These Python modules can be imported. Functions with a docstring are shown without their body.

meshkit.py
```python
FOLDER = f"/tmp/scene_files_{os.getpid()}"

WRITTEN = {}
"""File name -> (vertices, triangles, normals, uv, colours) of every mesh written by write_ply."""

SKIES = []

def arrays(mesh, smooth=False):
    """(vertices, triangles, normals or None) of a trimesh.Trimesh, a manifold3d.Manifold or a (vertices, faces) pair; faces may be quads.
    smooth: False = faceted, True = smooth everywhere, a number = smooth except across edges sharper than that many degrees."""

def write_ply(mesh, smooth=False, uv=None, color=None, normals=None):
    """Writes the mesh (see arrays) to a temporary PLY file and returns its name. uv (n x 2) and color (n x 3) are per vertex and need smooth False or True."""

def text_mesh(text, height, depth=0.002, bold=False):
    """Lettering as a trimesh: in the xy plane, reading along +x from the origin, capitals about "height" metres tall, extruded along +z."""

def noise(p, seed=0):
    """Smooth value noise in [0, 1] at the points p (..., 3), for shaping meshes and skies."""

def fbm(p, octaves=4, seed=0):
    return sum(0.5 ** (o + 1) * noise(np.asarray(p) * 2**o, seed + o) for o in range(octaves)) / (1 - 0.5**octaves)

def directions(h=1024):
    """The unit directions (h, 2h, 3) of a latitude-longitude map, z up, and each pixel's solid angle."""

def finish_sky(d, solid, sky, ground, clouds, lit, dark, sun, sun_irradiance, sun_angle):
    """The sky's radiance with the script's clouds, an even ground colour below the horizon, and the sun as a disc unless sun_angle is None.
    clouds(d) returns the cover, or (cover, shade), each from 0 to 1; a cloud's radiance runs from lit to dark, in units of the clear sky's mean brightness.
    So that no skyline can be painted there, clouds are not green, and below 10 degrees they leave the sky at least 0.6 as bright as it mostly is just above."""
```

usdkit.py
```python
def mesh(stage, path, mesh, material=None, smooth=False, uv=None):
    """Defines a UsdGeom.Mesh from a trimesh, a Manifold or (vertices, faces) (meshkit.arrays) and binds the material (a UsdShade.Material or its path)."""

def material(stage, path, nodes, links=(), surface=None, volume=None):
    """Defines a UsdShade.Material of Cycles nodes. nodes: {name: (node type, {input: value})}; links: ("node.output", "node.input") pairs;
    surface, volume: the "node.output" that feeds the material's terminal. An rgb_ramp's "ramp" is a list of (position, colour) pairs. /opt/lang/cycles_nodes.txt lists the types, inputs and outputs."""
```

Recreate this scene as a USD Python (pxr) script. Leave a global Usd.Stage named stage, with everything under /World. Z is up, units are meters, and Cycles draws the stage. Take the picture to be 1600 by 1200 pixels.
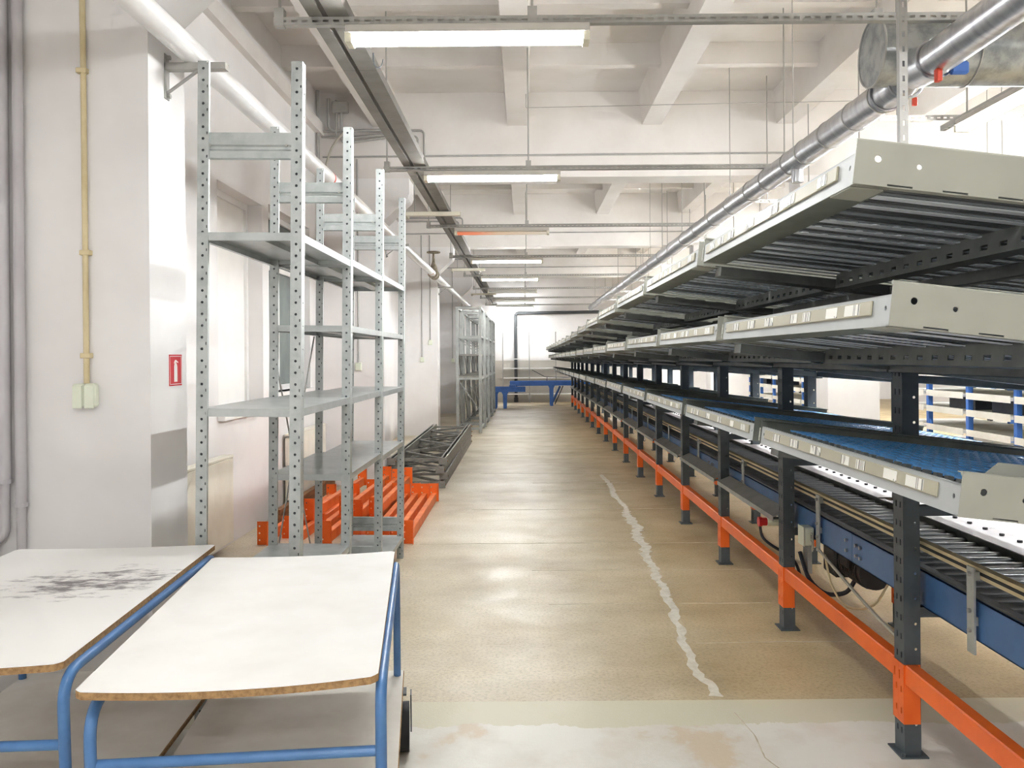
import math, random
import numpy as np
import trimesh
import usdkit, meshkit
from pxr import Usd, UsdGeom, UsdLux, UsdShade, Sdf, Gf, Vt
from shapely.geometry import Polygon, box as sbox, Point
from shapely import union_all

stage = Usd.Stage.CreateInMemory()
UsdGeom.SetStageUpAxis(stage, 'Z'); UsdGeom.SetStageMetersPerUnit(stage, 1.0)
UsdGeom.Xform.Define(stage, '/World'); UsdGeom.Scope.Define(stage, '/World/Looks')

# ------------------------------------------------------------------ camera, light levels
FPX = 1300.0
cam = UsdGeom.Camera.Define(stage, '/World/camera')
cam.CreateHorizontalApertureAttr(36.0)
cam.CreateFocalLengthAttr(FPX * 36 / 1600)
cam.CreateHorizontalApertureOffsetAttr(-18 * 36 / 1600)
cam.CreateVerticalApertureOffsetAttr(-43 * 36 / 1600)
cam.CreateClippingRangeAttr((0.05, 1000.0))
cam.AddTranslateOp().Set((0, 0, 1.6)); cam.AddRotateXOp().Set(90.0); cam.AddRotateZOp().Set(-0.45)
cam.CreateExposureAttr(2.36)
TUBE = 34.0        # radiance of a burning fluorescent tube
dome = UsdLux.DomeLight.Define(stage, '/World/sky'); dome.CreateIntensityAttr(0.02); dome.CreateColorAttr((0.5, 0.6, 0.8))

# ------------------------------------------------------------------ helpers
used = {}
def numbered(parent, name):
    k = used.get((parent, name), 0); used[(parent, name)] = k + 1
    return f'{parent}/{name}' + (f'_{k:03d}' if k else '')
def pathof(p): return str(p.GetPath()) if p is not None else '/World'
def tag(o, label=None, cat=None, group=None, kind=None):
    for k, v in (('label', label), ('category', cat), ('group', group), ('kind', kind)):
        if v: o.SetCustomDataByKey(k, v)
    return o
def thing(name, label, cat, loc=(0, 0, 0), rz=0, group=None, kind=None, ry=0):
    x = UsdGeom.Xform.Define(stage, numbered('/World', name))
    x.AddTranslateOp().Set(tuple(float(a) for a in loc))
    if rz: x.AddRotateZOp().Set(float(rz))
    if ry: x.AddRotateYOp().Set(float(ry))
    return tag(x.GetPrim(), label, cat, group, kind)
def dup(root, loc, rz=0, label=None, group=None, name=None):
    d = root.GetCustomData(); base = name or root.GetName().rsplit('_0', 1)[0]
    r = thing(base, label or d['label'], d['category'], loc, rz, group or d.get('group'))
    r.GetReferences().AddInternalReference(root.GetPath()); r.SetInstanceable(True)
    return r
class MB:
    def __init__(s): s.v = []; s.f = []; s.n = 0
    def add(s, v, f):
        v = np.asarray(v, float); f = np.asarray(f, int)
        s.v.append(v); s.f.append(f + s.n); s.n += len(v); return s
    def tm(s, m): return s.add(m.vertices, m.faces)
    def box(s, x0, x1, y0, y1, z0, z1):
        v = [(x, y, z) for x in (x0, x1) for y in (y0, y1) for z in (z0, z1)]
        q = [(0, 1, 3, 2), (4, 6, 7, 5), (0, 4, 5, 1), (2, 3, 7, 6), (0, 2, 6, 4), (1, 5, 7, 3)]
        return s.add(v, [t for a, b, c, d in q for t in ((a, b, c), (a, c, d))])
    def bbox(s, x0, x1, y0, y1, z0, z1, b=.004):
        b = min(b, (x1 - x0) * .3, (y1 - y0) * .3, (z1 - z0) * .3)
        c = []
        for x, xs in ((x0, 1), (x1, -1)):
            for y, ys in ((y0, 1), (y1, -1)):
                for z, zs in ((z0, 1), (z1, -1)):
                    c += [(x, y + ys * b, z + zs * b), (x + xs * b, y, z + zs * b), (x + xs * b, y + ys * b, z)]
        return s.tm(trimesh.convex.convex_hull(np.array(c)))
    def bar(s, p, q, w, h, up=(0, 0, 1)):
        p = np.array(p, float); q = np.array(q, float); d = q - p; L = np.linalg.norm(d); d /= L
        up = np.array(up, float)
        if abs(d @ up) > .98: up = np.array((0, 1., 0)) if abs(d[1]) < .9 else np.array((1., 0, 0))
        a = np.cross(d, up); a /= np.linalg.norm(a); c = np.cross(a, d)
        v = [p + (L * d if i else 0) + a * sx * w / 2 + c * sz * h / 2 for i in (0, 1) for sx in (-1, 1) for sz in (-1, 1)]
        q_ = [(0, 1, 3, 2), (4, 6, 7, 5), (0, 4, 5, 1), (2, 3, 7, 6), (0, 2, 6, 4), (1, 5, 7, 3)]
        return s.add(v, [t for a_, b, c_, d_ in q_ for t in ((a_, c_, b), (a_, d_, c_))])
    def tube(s, pts, r, n=10, cap=True):
        p = np.array(pts, float); t = np.gradient(p, axis=0); t /= np.linalg.norm(t, axis=1, keepdims=True)
        a = np.cross(t[0], (0, 0, 1.) if abs(t[0][2]) < .9 else (1., 0, 0)); a /= np.linalg.norm(a)
        ang = np.arange(n) * 2 * math.pi / n; v = []
        rr = np.broadcast_to(r, (len(p),))
        for i in range(len(p)):
            a = a - t[i] * (a @ t[i]); a /= np.linalg.norm(a); b = np.cross(t[i], a)
            v += [p[i] + rr[i] * (math.cos(g) * a + math.sin(g) * b) for g in ang]
        f = []
        for i in range(len(p) - 1):
            for j in range(n):
                k = (j + 1) % n; A, B, C, D = i * n + j, i * n + k, (i + 1) * n + k, (i + 1) * n + j
                f += [(A, B, C), (A, C, D)]
        if cap:
            m = len(v); v += [p[0], p[-1]]
            for j in range(n):
                k = (j + 1) % n; f += [(m, k, j), (m + 1, (len(p) - 1) * n + j, (len(p) - 1) * n + k)]
        return s.add(v, f)
    def poly(s, P, th, O, S, T):
        """polygon (s,t) extruded by th along SxT, placed at O with axes S,T"""
        O, S, T = (np.array(a, float) for a in (O, S, T)); N = np.cross(S, T)
        for g in getattr(P, 'geoms', [P]):
            m = trimesh.creation.extrude_polygon(g, th, engine='earcut'); v = m.vertices
            s.add(O + v[:, :1] * S + v[:, 1:2] * T + v[:, 2:3] * N, m.faces)
        return s
    def rot(s, R, about=(0, 0, 0)):
        about = np.array(about, float)
        s.v = [(v - about) @ np.asarray(R).T + about for v in s.v]; return s
    def move(s, d): s.v = [v + np.array(d, float) for v in s.v]; return s
    def build(s, name, mat, parent=None, smooth=False, label=None, kind=None):
        o = usdkit.mesh(stage, numbered(pathof(parent), name), (np.vstack(s.v), np.vstack(s.f)), mat, smooth=smooth).GetPrim()
        return tag(o, label, None, None, kind)
def rotY(deg):
    a = math.radians(deg); c, s = math.cos(a), math.sin(a); return np.array([[c, 0, s], [0, 1, 0], [-s, 0, c]])
def rotZ(deg):
    a = math.radians(deg); c, s = math.cos(a), math.sin(a); return np.array([[c, -s, 0], [s, c, 0], [0, 0, 1]])
def bend(pts, r, n=6):
    """rounds the corners of a polyline"""
    p = [np.array(a, float) for a in pts]; out = [p[0]]
    for i in range(1, len(p) - 1):
        d0 = p[i - 1] - p[i]; d1 = p[i + 1] - p[i]; l0, l1 = np.linalg.norm(d0), np.linalg.norm(d1)
        k = min(r, l0 * .49, l1 * .49); A = p[i] + d0 / l0 * k; B = p[i] + d1 / l1 * k
        out += [(1 - t) ** 2 * A + 2 * t * (1 - t) * p[i] + t * t * B for t in np.linspace(0, 1, n)]
    return out + [p[-1]]
def rect(x0, x1, y0, y1): return sbox(x0, y0, x1, y1)
def circ(x, y, r, n=2): return Point(x, y).buffer(r, quad_segs=n)
ORD = ['nearest', 'second', 'third', 'fourth', 'fifth', 'sixth', 'seventh', 'eighth', 'ninth', 'tenth', 'eleventh', 'twelfth', 'thirteenth', 'fourteenth', 'fifteenth', 'sixteenth', 'seventeenth']

# ------------------------------------------------------------------ materials
def lin(c):
    c = np.array(c, float) / 255; return tuple(np.where(c <= .04045, c / 12.92, ((c + .055) / 1.055) ** 2.4))
def mat(name, c, rough=.6, metal=0., var=.08, scale=6., bump=0., bscale=60., c2=None, spec=.5, stretch=(1, 1, 1), obj=True):
    c = lin(c); c2 = lin(c2) if c2 is not None else tuple(a * (1 - var) for a in c)
    n = {'t': ('texture_coordinate', {}), 'm': ('mapping', {'scale': tuple(scale * k for k in stretch)}), 'n': ('noise_texture', {'scale': 1., 'detail': 4., 'roughness': .6}),
         'r': ('rgb_ramp', {'ramp': [(.3, c2), (.6, c)]}), 'p': ('principled_bsdf', {'roughness': rough, 'metallic': metal, 'specular_ior_level': spec})}
    l = [('t.object', 'm.vector'), ('m.vector', 'n.vector'), ('n.fac', 'r.fac'), ('r.color', 'p.base_color')]
    if not obj:
        n['t'] = ('geometry', {}); l[0] = ('t.position', 'm.vector')
    if bump:
        n['n2'] = ('noise_texture', {'scale': bscale, 'detail': 3.}); n['b'] = ('bump', {'strength': bump, 'distance': .01})
        l += [('t.object' if obj else 't.position', 'n2.vector'), ('n2.fac', 'b.height'), ('b.normal', 'p.normal')]
    return usdkit.material(stage, f'/World/Looks/{name}', n, l, surface='p.BSDF')
def glow(name, c, strength):
    return usdkit.material(stage, f'/World/Looks/{name}', {'e': ('emission', {'color': tuple(c), 'strength': strength})}, [], surface='e.emission')

WALL = mat('wall_paint', (236, 233, 231), .75, var=.05, scale=1.2, bump=.15, bscale=9, obj=False, c2=(227, 223, 221))
CEIL = mat('ceiling_paint', (227, 222, 217), .85, var=.05, scale=1.5, bump=.15, bscale=8, obj=False, c2=(217, 211, 204))
DADO = mat('dado_paint', (205, 200, 190), .7, var=.1, scale=1.5, obj=False)
GALV = mat('galvanised_steel', (182, 186, 184), .42, .45, c2=(164, 169, 167), scale=14)
GALVP = mat('galvanised_shelf', (186, 190, 189), .33, .5, c2=(168, 173, 172), scale=9)
POSTM = mat('charcoal_paint', (82, 90, 95), .5, .1, c2=(70, 77, 82), scale=10)
BEAMD = mat('dark_grey_beam', (110, 113, 110), .45, .15, c2=(86, 89, 88), scale=7)
ORNG = mat('orange_paint', (248, 112, 34), .42, c2=(236, 100, 28), scale=5)
ORNGW = mat('orange_paint_worn', (246, 132, 62), .5, c2=(230, 110, 48), scale=7)
LIPM = mat('lip_grey_paint', (178, 181, 180), .4, c2=(170, 173, 172), scale=6)
TRAY = mat('tray_grey_paint', (164, 164, 153), .45, c2=(157, 157, 146), scale=6)
TRACK = mat('track_dark_steel', (92, 96, 98), .45, .1, c2=(76, 80, 82), scale=8)
FLNG = mat('flange_steel_plate_shade', (112, 116, 108), .5, .2, c2=(94, 98, 92), scale=9)  # steel of the lip flange; on bottom-tier side plates it paints in shade
TRACKL = mat('track_pale_steel', (226, 232, 238), .45, 0., c2=(212, 219, 226), scale=8)
STRIP = mat('label_strip_cream', (176, 171, 150), .4, c2=(168, 162, 141), scale=5)
BLUEW = mat('blue_wheel_plastic', (100, 168, 228), .4, c2=(80, 148, 212), scale=9)
BLUER = mat('blue_rail_paint', (72, 114, 166), .4, c2=(60, 100, 150), scale=6)
BLUET = mat('blue_tube_enamel', (84, 128, 180), .3, c2=(72, 114, 166), scale=12)
BLUEF = mat('blue_rack_paint', (62, 112, 190), .45, c2=(52, 98, 172), scale=5)
CHROME = mat('roller_zinc', (190, 192, 196), .3, .85, c2=(170, 172, 176), scale=12)
ZINCW = mat('roller_zinc_glare', (242, 243, 245), .35, .25, c2=(234, 235, 238), scale=9)  # near-white zinc; the lamp glare on these rollers is put into the colour
STEELB = mat('bright_duct_steel', (190, 190, 192), .3, .85, c2=(165, 166, 170), scale=4, stretch=(1, 6, 1))
STEELD = mat('galvanised_duct', (168, 170, 168), .42, .75, c2=(128, 132, 132), scale=12)
CHANM = mat('grey_channel', (176, 174, 169), .5, .15, c2=(156, 154, 149), scale=6)
RODM = mat('rod_steel', (170, 168, 162), .5, .2)
PIPEW = mat('white_pipe_paint', (240, 238, 236), .35, c2=(232, 229, 226), scale=5)
PIPEG = mat('grey_pipe_paint', (196, 192, 194), .5, c2=(186, 181, 184), scale=4)
COND = mat('beige_conduit', (214, 198, 158), .55, c2=(202, 184, 142), scale=8)
SOCK = mat('socket_plastic', (224, 228, 208), .45)
LAMPW = mat('lamp_housing_white', (206, 201, 192), .5)
LAMPC = mat('lamp_cream', (232, 226, 206), .5)
BOARD = mat('white_laminate', (240, 238, 234), .35, c2=(234, 231, 226), scale=5)
CHIP = mat('chipboard_edge', (176, 140, 96), .8, c2=(128, 96, 62), scale=70)
BOARDG = mat('grey_board', (230, 226, 218), .6, c2=(220, 215, 205), scale=6)
RUBB = mat('black_rubber', (40, 40, 42), .6)
BLACK = mat('black_motor', (38, 40, 42), .5, c2=(28, 30, 32))
REDP = mat('red_plastic', (196, 38, 40), .4)
SIGNR = mat('sign_red', (206, 44, 52), .4, var=.03)
SIGNW = mat('sign_white', (242, 238, 234), .5, var=.02)
RADI = mat('radiator_enamel', (238, 233, 218), .4, c2=(230, 224, 208))
GLASS = mat('window_pane', (120, 132, 128), .12, c2=(100, 112, 110), scale=2)
BLIND = mat('white_blind', (244, 242, 238), .7, var=.03)
TRAYG = mat('cable_tray_steel', (128, 124, 117), .5, .15, c2=(112, 108, 102), scale=6)
DARKF = mat('dark_frame_paint', (144, 141, 134), .5, .1, c2=(116, 114, 109), scale=9)
GREYF = mat('grey_frame_paint', (166, 168, 164), .5, .2, c2=(146, 148, 146), scale=8)
DPIPE = mat('dark_pipe', (74, 76, 78), .5)
VALVE = mat('valve_metal', (158, 148, 130), .5, .2, c2=(120, 106, 86), scale=30)
CABLE = mat('grey_cable', (178, 172, 156), .5)
CABLEB = mat('black_cable', (34, 36, 44), .5)
SHELFC = mat('cream_shelf', (222, 219, 210), .55, c2=(210, 206, 195), scale=5)
CRATE = mat('dark_crate', (66, 72, 84), .5, c2=(54, 58, 68))
WOOD = mat('brown_plank', (150, 104, 66), .7, c2=(110, 74, 46), scale=12, stretch=(4, .5, 4))
CRACKM = mat('crack_filler', (216, 210, 196), .85, c2=(198, 190, 172), scale=18, bump=.4, bscale=40, obj=False)
JOINTM = mat('joint_filler', (204, 194, 172), .85, c2=(178, 166, 142), scale=10, obj=False)
HOOK = mat('blue_tape', (60, 110, 190), .5)
REDT = mat('red_tag', (222, 74, 48), .5)
T_ON = glow('tube_burning', (.95, .98, 1.0), TUBE)
T_BOOST = glow('tube_boosted', (.95, .98, 1.0), TUBE * 1.65)  # output boosted to brighten the pillars and racks on the right
T_DIMMED = glow('tube_dimmed', (.95, .98, 1.0), TUBE * .6)  # output lowered to match the shading of the near pillar
T_DIM = usdkit.material(stage, '/World/Looks/tube_failing', {
    't': ('texture_coordinate', {}), 's': ('separate_xyz', {}), 'mr': ('map_range', {'from_min': -.6, 'from_max': .6, 'to_min': 0., 'to_max': 1.}),
    'r': ('rgb_ramp', {'ramp': [(0, (1.0, .28, .14)), (.22, (1.0, .36, .2)), (.45, (.85, .62, .42)), (1, (.8, .72, .58))]}), 'e': ('emission', {'strength': .16})},
    [('t.object', 's.vector'), ('s.x', 'mr.value'), ('mr.result', 'r.fac'), ('r.color', 'e.color')], surface='e.emission')
TUBE_OFF = mat('tube_unlit', (236, 234, 226), .3, var=.02)

def barcode_mat():
    n = {'t': ('texture_coordinate', {}), 's': ('separate_xyz', {}), 'k': ('math', {'math_type': 'multiply', 'value2': 260.}), 'f': ('math', {'math_type': 'floor'}),
         'w': ('white_noise_texture', {'dimensions': '1D'}), 'g': ('math', {'math_type': 'greater_than', 'value2': .55}),
         'n': ('noise_texture', {'scale': 9., 'detail': 0.}), 'gn': ('math', {'math_type': 'greater_than', 'value2': .47}), 'mm': ('math', {'math_type': 'multiply'}), 'mk': ('math', {'math_type': 'multiply', 'value2': .75}),
         'x': ('mix', {'color1': lin((236, 234, 226)), 'color2': lin((70, 68, 66))}), 'p': ('principled_bsdf', {'roughness': .5})}
    l = [('t.object', 's.vector'), ('s.y', 'k.value1'), ('k.value', 'f.value1'), ('f.value', 'w.w'), ('w.value', 'g.value1'), ('t.object', 'n.vector'), ('n.fac', 'gn.value1'),
         ('g.value', 'mm.value1'), ('gn.value', 'mm.value2'), ('mm.value', 'mk.value1'), ('mk.value', 'x.fac'), ('x.color', 'p.base_color')]
    return usdkit.material(stage, '/World/Looks/barcode_print', n, l, surface='p.BSDF')
BARC = barcode_mat()

def floor_mat():
    N = {'g': ('geometry', {}), 's': ('separate_xyz', {}),
         'n1': ('noise_texture', {'scale': .9, 'detail': 5., 'roughness': .62}), 'n2': ('noise_texture', {'scale': 55., 'detail': 3., 'roughness': .7}), 'n3': ('noise_texture', {'scale': 3.2, 'detail': 6., 'roughness': .65}),
         'mp': ('mapping', {'scale': (.25, 1.6, 1)}), 'n4': ('noise_texture', {'scale': 1.6, 'detail': 4.}),
         'r1': ('rgb_ramp', {'ramp': [(.32, lin((184, 169, 142))), (.5, lin((205, 193, 169))), (.68, lin((219, 209, 190)))]}),
         'r2': ('rgb_ramp', {'ramp': [(.36, (.66, .63, .58)), (.5, (1, 1, 1)), (.66, (1.12, 1.12, 1.1))]}),
         'mx': ('mix', {'mix_type': 'multiply', 'fac': .55}),
         'r4': ('rgb_ramp', {'ramp': [(.3, (.84, .82, .78)), (.65, (1.05, 1.05, 1.05))]}), 'mx4': ('mix', {'mix_type': 'multiply', 'fac': .8}),
         # browner towards the rack; the brighter light on the aisle side is painted in
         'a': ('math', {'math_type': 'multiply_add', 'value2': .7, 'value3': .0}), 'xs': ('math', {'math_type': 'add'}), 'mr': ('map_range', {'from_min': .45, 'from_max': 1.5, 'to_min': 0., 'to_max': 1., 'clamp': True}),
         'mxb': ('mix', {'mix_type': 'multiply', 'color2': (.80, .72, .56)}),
         # pale screed at the near end
         'j': ('math', {'math_type': 'multiply_add', 'value2': .22, 'value3': -.11}), 'ys': ('math', {'math_type': 'add'}),
         'c1': ('math', {'math_type': 'less_than', 'value2': 3.86}), 'c2': ('math', {'math_type': 'less_than', 'value2': 3.60}),
         'z1': ('mix', {'color2': lin((206, 200, 176))}), 'n5': ('noise_texture', {'scale': 2.2, 'detail': 5., 'roughness': .6}),
         'r5': ('rgb_ramp', {'ramp': [(.37, lin((206, 190, 166))), (.42, lin((212, 205, 192))), (.55, lin((222, 218, 208)))]}), 'z2': ('mix', {}),
         'b': ('bump', {'strength': .25, 'distance': .004}), 'p': ('principled_bsdf', {'specular_ior_level': .45}),
         'rr': ('map_range', {'from_min': .3, 'from_max': .7, 'to_min': .32, 'to_max': .55})}
    L = [('g.position', 's.vector'), ('g.position', 'n1.vector'), ('g.position', 'n2.vector'), ('g.position', 'n3.vector'), ('g.position', 'n5.vector'), ('g.position', 'mp.vector'), ('mp.vector', 'n4.vector'),
         ('n1.fac', 'r1.fac'), ('n2.fac', 'r2.fac'), ('r1.color', 'mx.color1'), ('r2.color', 'mx.color2'), ('n4.fac', 'r4.fac'), ('mx.color', 'mx4.color1'), ('r4.color', 'mx4.color2'),
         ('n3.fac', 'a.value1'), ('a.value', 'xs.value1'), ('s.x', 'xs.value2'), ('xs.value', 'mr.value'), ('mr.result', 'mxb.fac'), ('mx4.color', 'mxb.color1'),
         ('n3.fac', 'j.value1'), ('j.value', 'ys.value1'), ('s.y', 'ys.value2'), ('s.y', 'c1.value1'), ('ys.value', 'c2.value1'),
         ('mxb.color', 'z1.color1'), ('c1.value', 'z1.fac'), ('n5.fac', 'r5.fac'), ('z1.color', 'z2.color1'), ('r5.color', 'z2.color2'), ('c2.value', 'z2.fac'), ('z2.color', 'p.base_color'),
         ('n2.fac', 'b.height'), ('b.normal', 'p.normal'), ('n3.fac', 'rr.value'), ('rr.result', 'p.roughness')]
    return usdkit.material(stage, '/World/Looks/worn_concrete_floor', N, L, surface='p.BSDF')
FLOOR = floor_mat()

def stained_board():
    N = {'t': ('texture_coordinate', {}), 'm1': ('mapping', {'location': (.21, -1.0, 0), 'scale': (.8, 1.2, 0)}), 'len': ('vector_math', {'math_type': 'length'}), 'mr': ('map_range', {'from_min': .1, 'from_max': .8, 'to_min': 1., 'to_max': 0., 'clamp': True}),
         'm': ('mapping', {'scale': (11, 26, 9)}), 'n': ('noise_texture', {'scale': 1., 'detail': 7., 'roughness': .7}), 'q': ('math', {'math_type': 'multiply'}), 'r': ('rgb_ramp', {'ramp': [(.43, (0, 0, 0)), (.58, (1, 1, 1))]}),
         'x': ('mix', {'color1': lin((238, 236, 232)), 'color2': lin((112, 104, 106))}), 'p': ('principled_bsdf', {'roughness': .38})}
    L = [('t.object', 'm1.vector'), ('m1.vector', 'len.vector1'), ('len.value', 'mr.value'), ('t.object', 'm.vector'), ('m.vector', 'n.vector'), ('n.fac', 'q.value1'), ('mr.result', 'q.value2'), ('q.value', 'r.fac'), ('r.color', 'x.fac'), ('x.color', 'p.base_color')]
    return usdkit.material(stage, '/World/Looks/stained_laminate', N, L, surface='p.BSDF')
STAIN = stained_board()

# ------------------------------------------------------------------ the room shell
XL, XR, YN, YF, ZC = -2.55, 13.0, -7.0, 29.3, 4.92
fl = thing('floor', None, None, kind='structure')
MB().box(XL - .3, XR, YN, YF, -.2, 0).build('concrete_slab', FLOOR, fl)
def jag(pts, w, rnd, step=.05):
    """ragged ribbon polygon along a polyline, w = half width at each point"""
    p = np.array(pts, float); s = np.r_[0, np.cumsum(np.linalg.norm(np.diff(p, axis=0), axis=1))]
    t = np.arange(0, s[-1], step); q = np.stack([np.interp(t, s, p[:, k]) for k in (0, 1)], 1); hw = np.interp(t, s, w)
    d = np.gradient(q, axis=0); d /= np.linalg.norm(d, axis=1, keepdims=True); nrm = np.stack([d[:, 1], -d[:, 0]], 1)
    a = q + nrm * (hw * np.array([rnd.uniform(.45, 1.5) for _ in t]))[:, None]; b = q - nrm * (hw * np.array([rnd.uniform(.45, 1.5) for _ in t]))[:, None]
    return Polygon(np.vstack([a, b[::-1]])).buffer(0)
rnd = random.Random(5)
crack = [(1.11, 11.3), (1.05, 10.4)]
crack = [(1.03, 11.2), (1.06, 10.3), (1.03, 9.6), (1.05, 9.0), (1.07, 8.75), (1.02, 8.3), (1.05, 7.7), (.99, 7.4), (1.0, 6.9), (.96, 6.65), (.97, 6.2), (.94, 5.95), (.96, 5.7), (.93, 5.5), (.94, 5.25), (.90, 5.0), (.905, 4.8), (.87, 4.65), (.88, 4.45), (.86, 4.3), (.865, 4.15), (.90, 4.0), (.885, 3.87)]
pg = jag(crack, [.02, .03, .035, .03, .025, .05, .04, .045, .04, .035, .03, .03, .026, .028, .03, .026, .022, .022, .02, .024, .022, .026, .03], rnd, .045)
MB().poly(pg, .002, (0, 0, 0), (1, 0, 0), (0, 1, 0)).build('crack_filler', CRACKM, fl)
for (y, x0, x1, w) in [(4.62, .95, 1.95, .007), (5.36, .15, .9, .007), (5.37, .98, 1.6, .006), (6.22, .05, .95, .007), (6.2, 1.1, 1.7, .006), (7.12, -.9, 1.0, .009), (7.1, 1.1, 1.85, .01), (8.7, -.55, 1.6, .012), (9.9, .2, 1.5, .012), (10.5, .1, 1.3, .012), (11.4, -.6, 1.3, .014), (13.6, -.7, 1.2, .014), (15.6, -.5, 1.2, .015), (18.5, -.6, 1.2, .016)]:
    pg = jag([(x0, y), ((x0 + x1) / 2, y + rnd.uniform(-.02, .02)), (x1, y)], [w * .6, w, w * .7], rnd, .04)
    MB().poly(pg, .0015, (0, 0, 0), (1, 0, 0), (0, 1, 0)).build('floor_joint', JOINTM, fl)
pg = jag([(.93, 3.72), (.96, 3.5), (.945, 3.3), (1.0, 3.15), (.98, 3.0)], [.003] * 5, rnd, .03)
MB().poly(pg, .001, (0, 0, 0), (1, 0, 0), (0, 1, 0)).build('hairline_crack', JOINTM, fl)

# left wall with two window openings per bay
wl = thing('wall_left', None, None, kind='structure')
PB = [-2.65, 3.9, 10.45, 17.0, 23.55]               # near faces of the pillar rows
PT = .42
WINS = [(6.95, 8.15, 1.12, 3.1), (8.35, 9.95, 1.25, 3.15), (12.4, 15.4, 1.2, 3.1), (19.0, 22.0, 1.2, 3.1)]
P = rect(YN, YF, 0, ZC)
for (a, b, c, d) in WINS: P = P.difference(rect(a, b, c, d))
MB().poly(P, .28, (XL - .28, 0, 0), (0, 1, 0), (0, 0, 1)).build('wall_panel', WALL, wl)
MB().box(XL, XL + .07, YN, YF, 4.38, 4.53).build('ledge', CEIL, wl)
for i, (a, b, c, d) in enumerate(WINS):
    w = thing(f'window_{i + 1}', None, None, (XL - .2, a, c), kind='structure')
    L, H = b - a, d - c; m = MB()
    m.box(0, .06, 0, .06, 0, H); m.box(0, .06, L - .06, L, 0, H); m.box(0, .06, .06, L - .06, 0, .06); m.box(0, .06, .06, L - .06, H - .06, H)
    if i: m.box(0, .06, L / 2 - .03, L / 2 + .03, .06, H - .06)
    if i: m.box(0.002, .058, .06, L / 2 - .03, H * .68, H * .68 + .05); m.box(0.002, .058, L / 2 + .03, L - .06, H * .68, H * .68 + .05)
    m.build('window_frame', PIPEW, w)
    if i == 0: MB().box(.03, .036, .06, L - .06, .06, H - .06).build('roller_blind', BLIND, w)
    for y0, y1 in (() if i == 0 else ((.06, L / 2 - .03), (L / 2 + .03, L - .06))):
        MB().box(.025, .031, y0, y1, .06, H * .68).build('pane', BLIND if i != 1 else GLASS, w); MB().box(.025, .031, y0, y1, H * .68 + .05, H - .06).build('pane', GLASS, w)
    MB().box(.06, .26, -.02, L + .02, -.04, 0).build('window_sill', PIPEW, w)
MB().box(XL - .3, XR, YF, YF + .3, 0, ZC).build('wall_far', WALL, None, kind='structure')
MB().box(XL, 3.2, YF - .012, YF, 0, 1.46).build('trim_1', DADO, None, kind='structure')
MB().box(XR, XR + .3, YN, YF, 0, ZC).build('wall_right', WALL, None, kind='structure')
MB().box(XL - .3, XR, YN - .3, YN, 0, ZC).build('wall_near', WALL, None, kind='structure')

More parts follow.
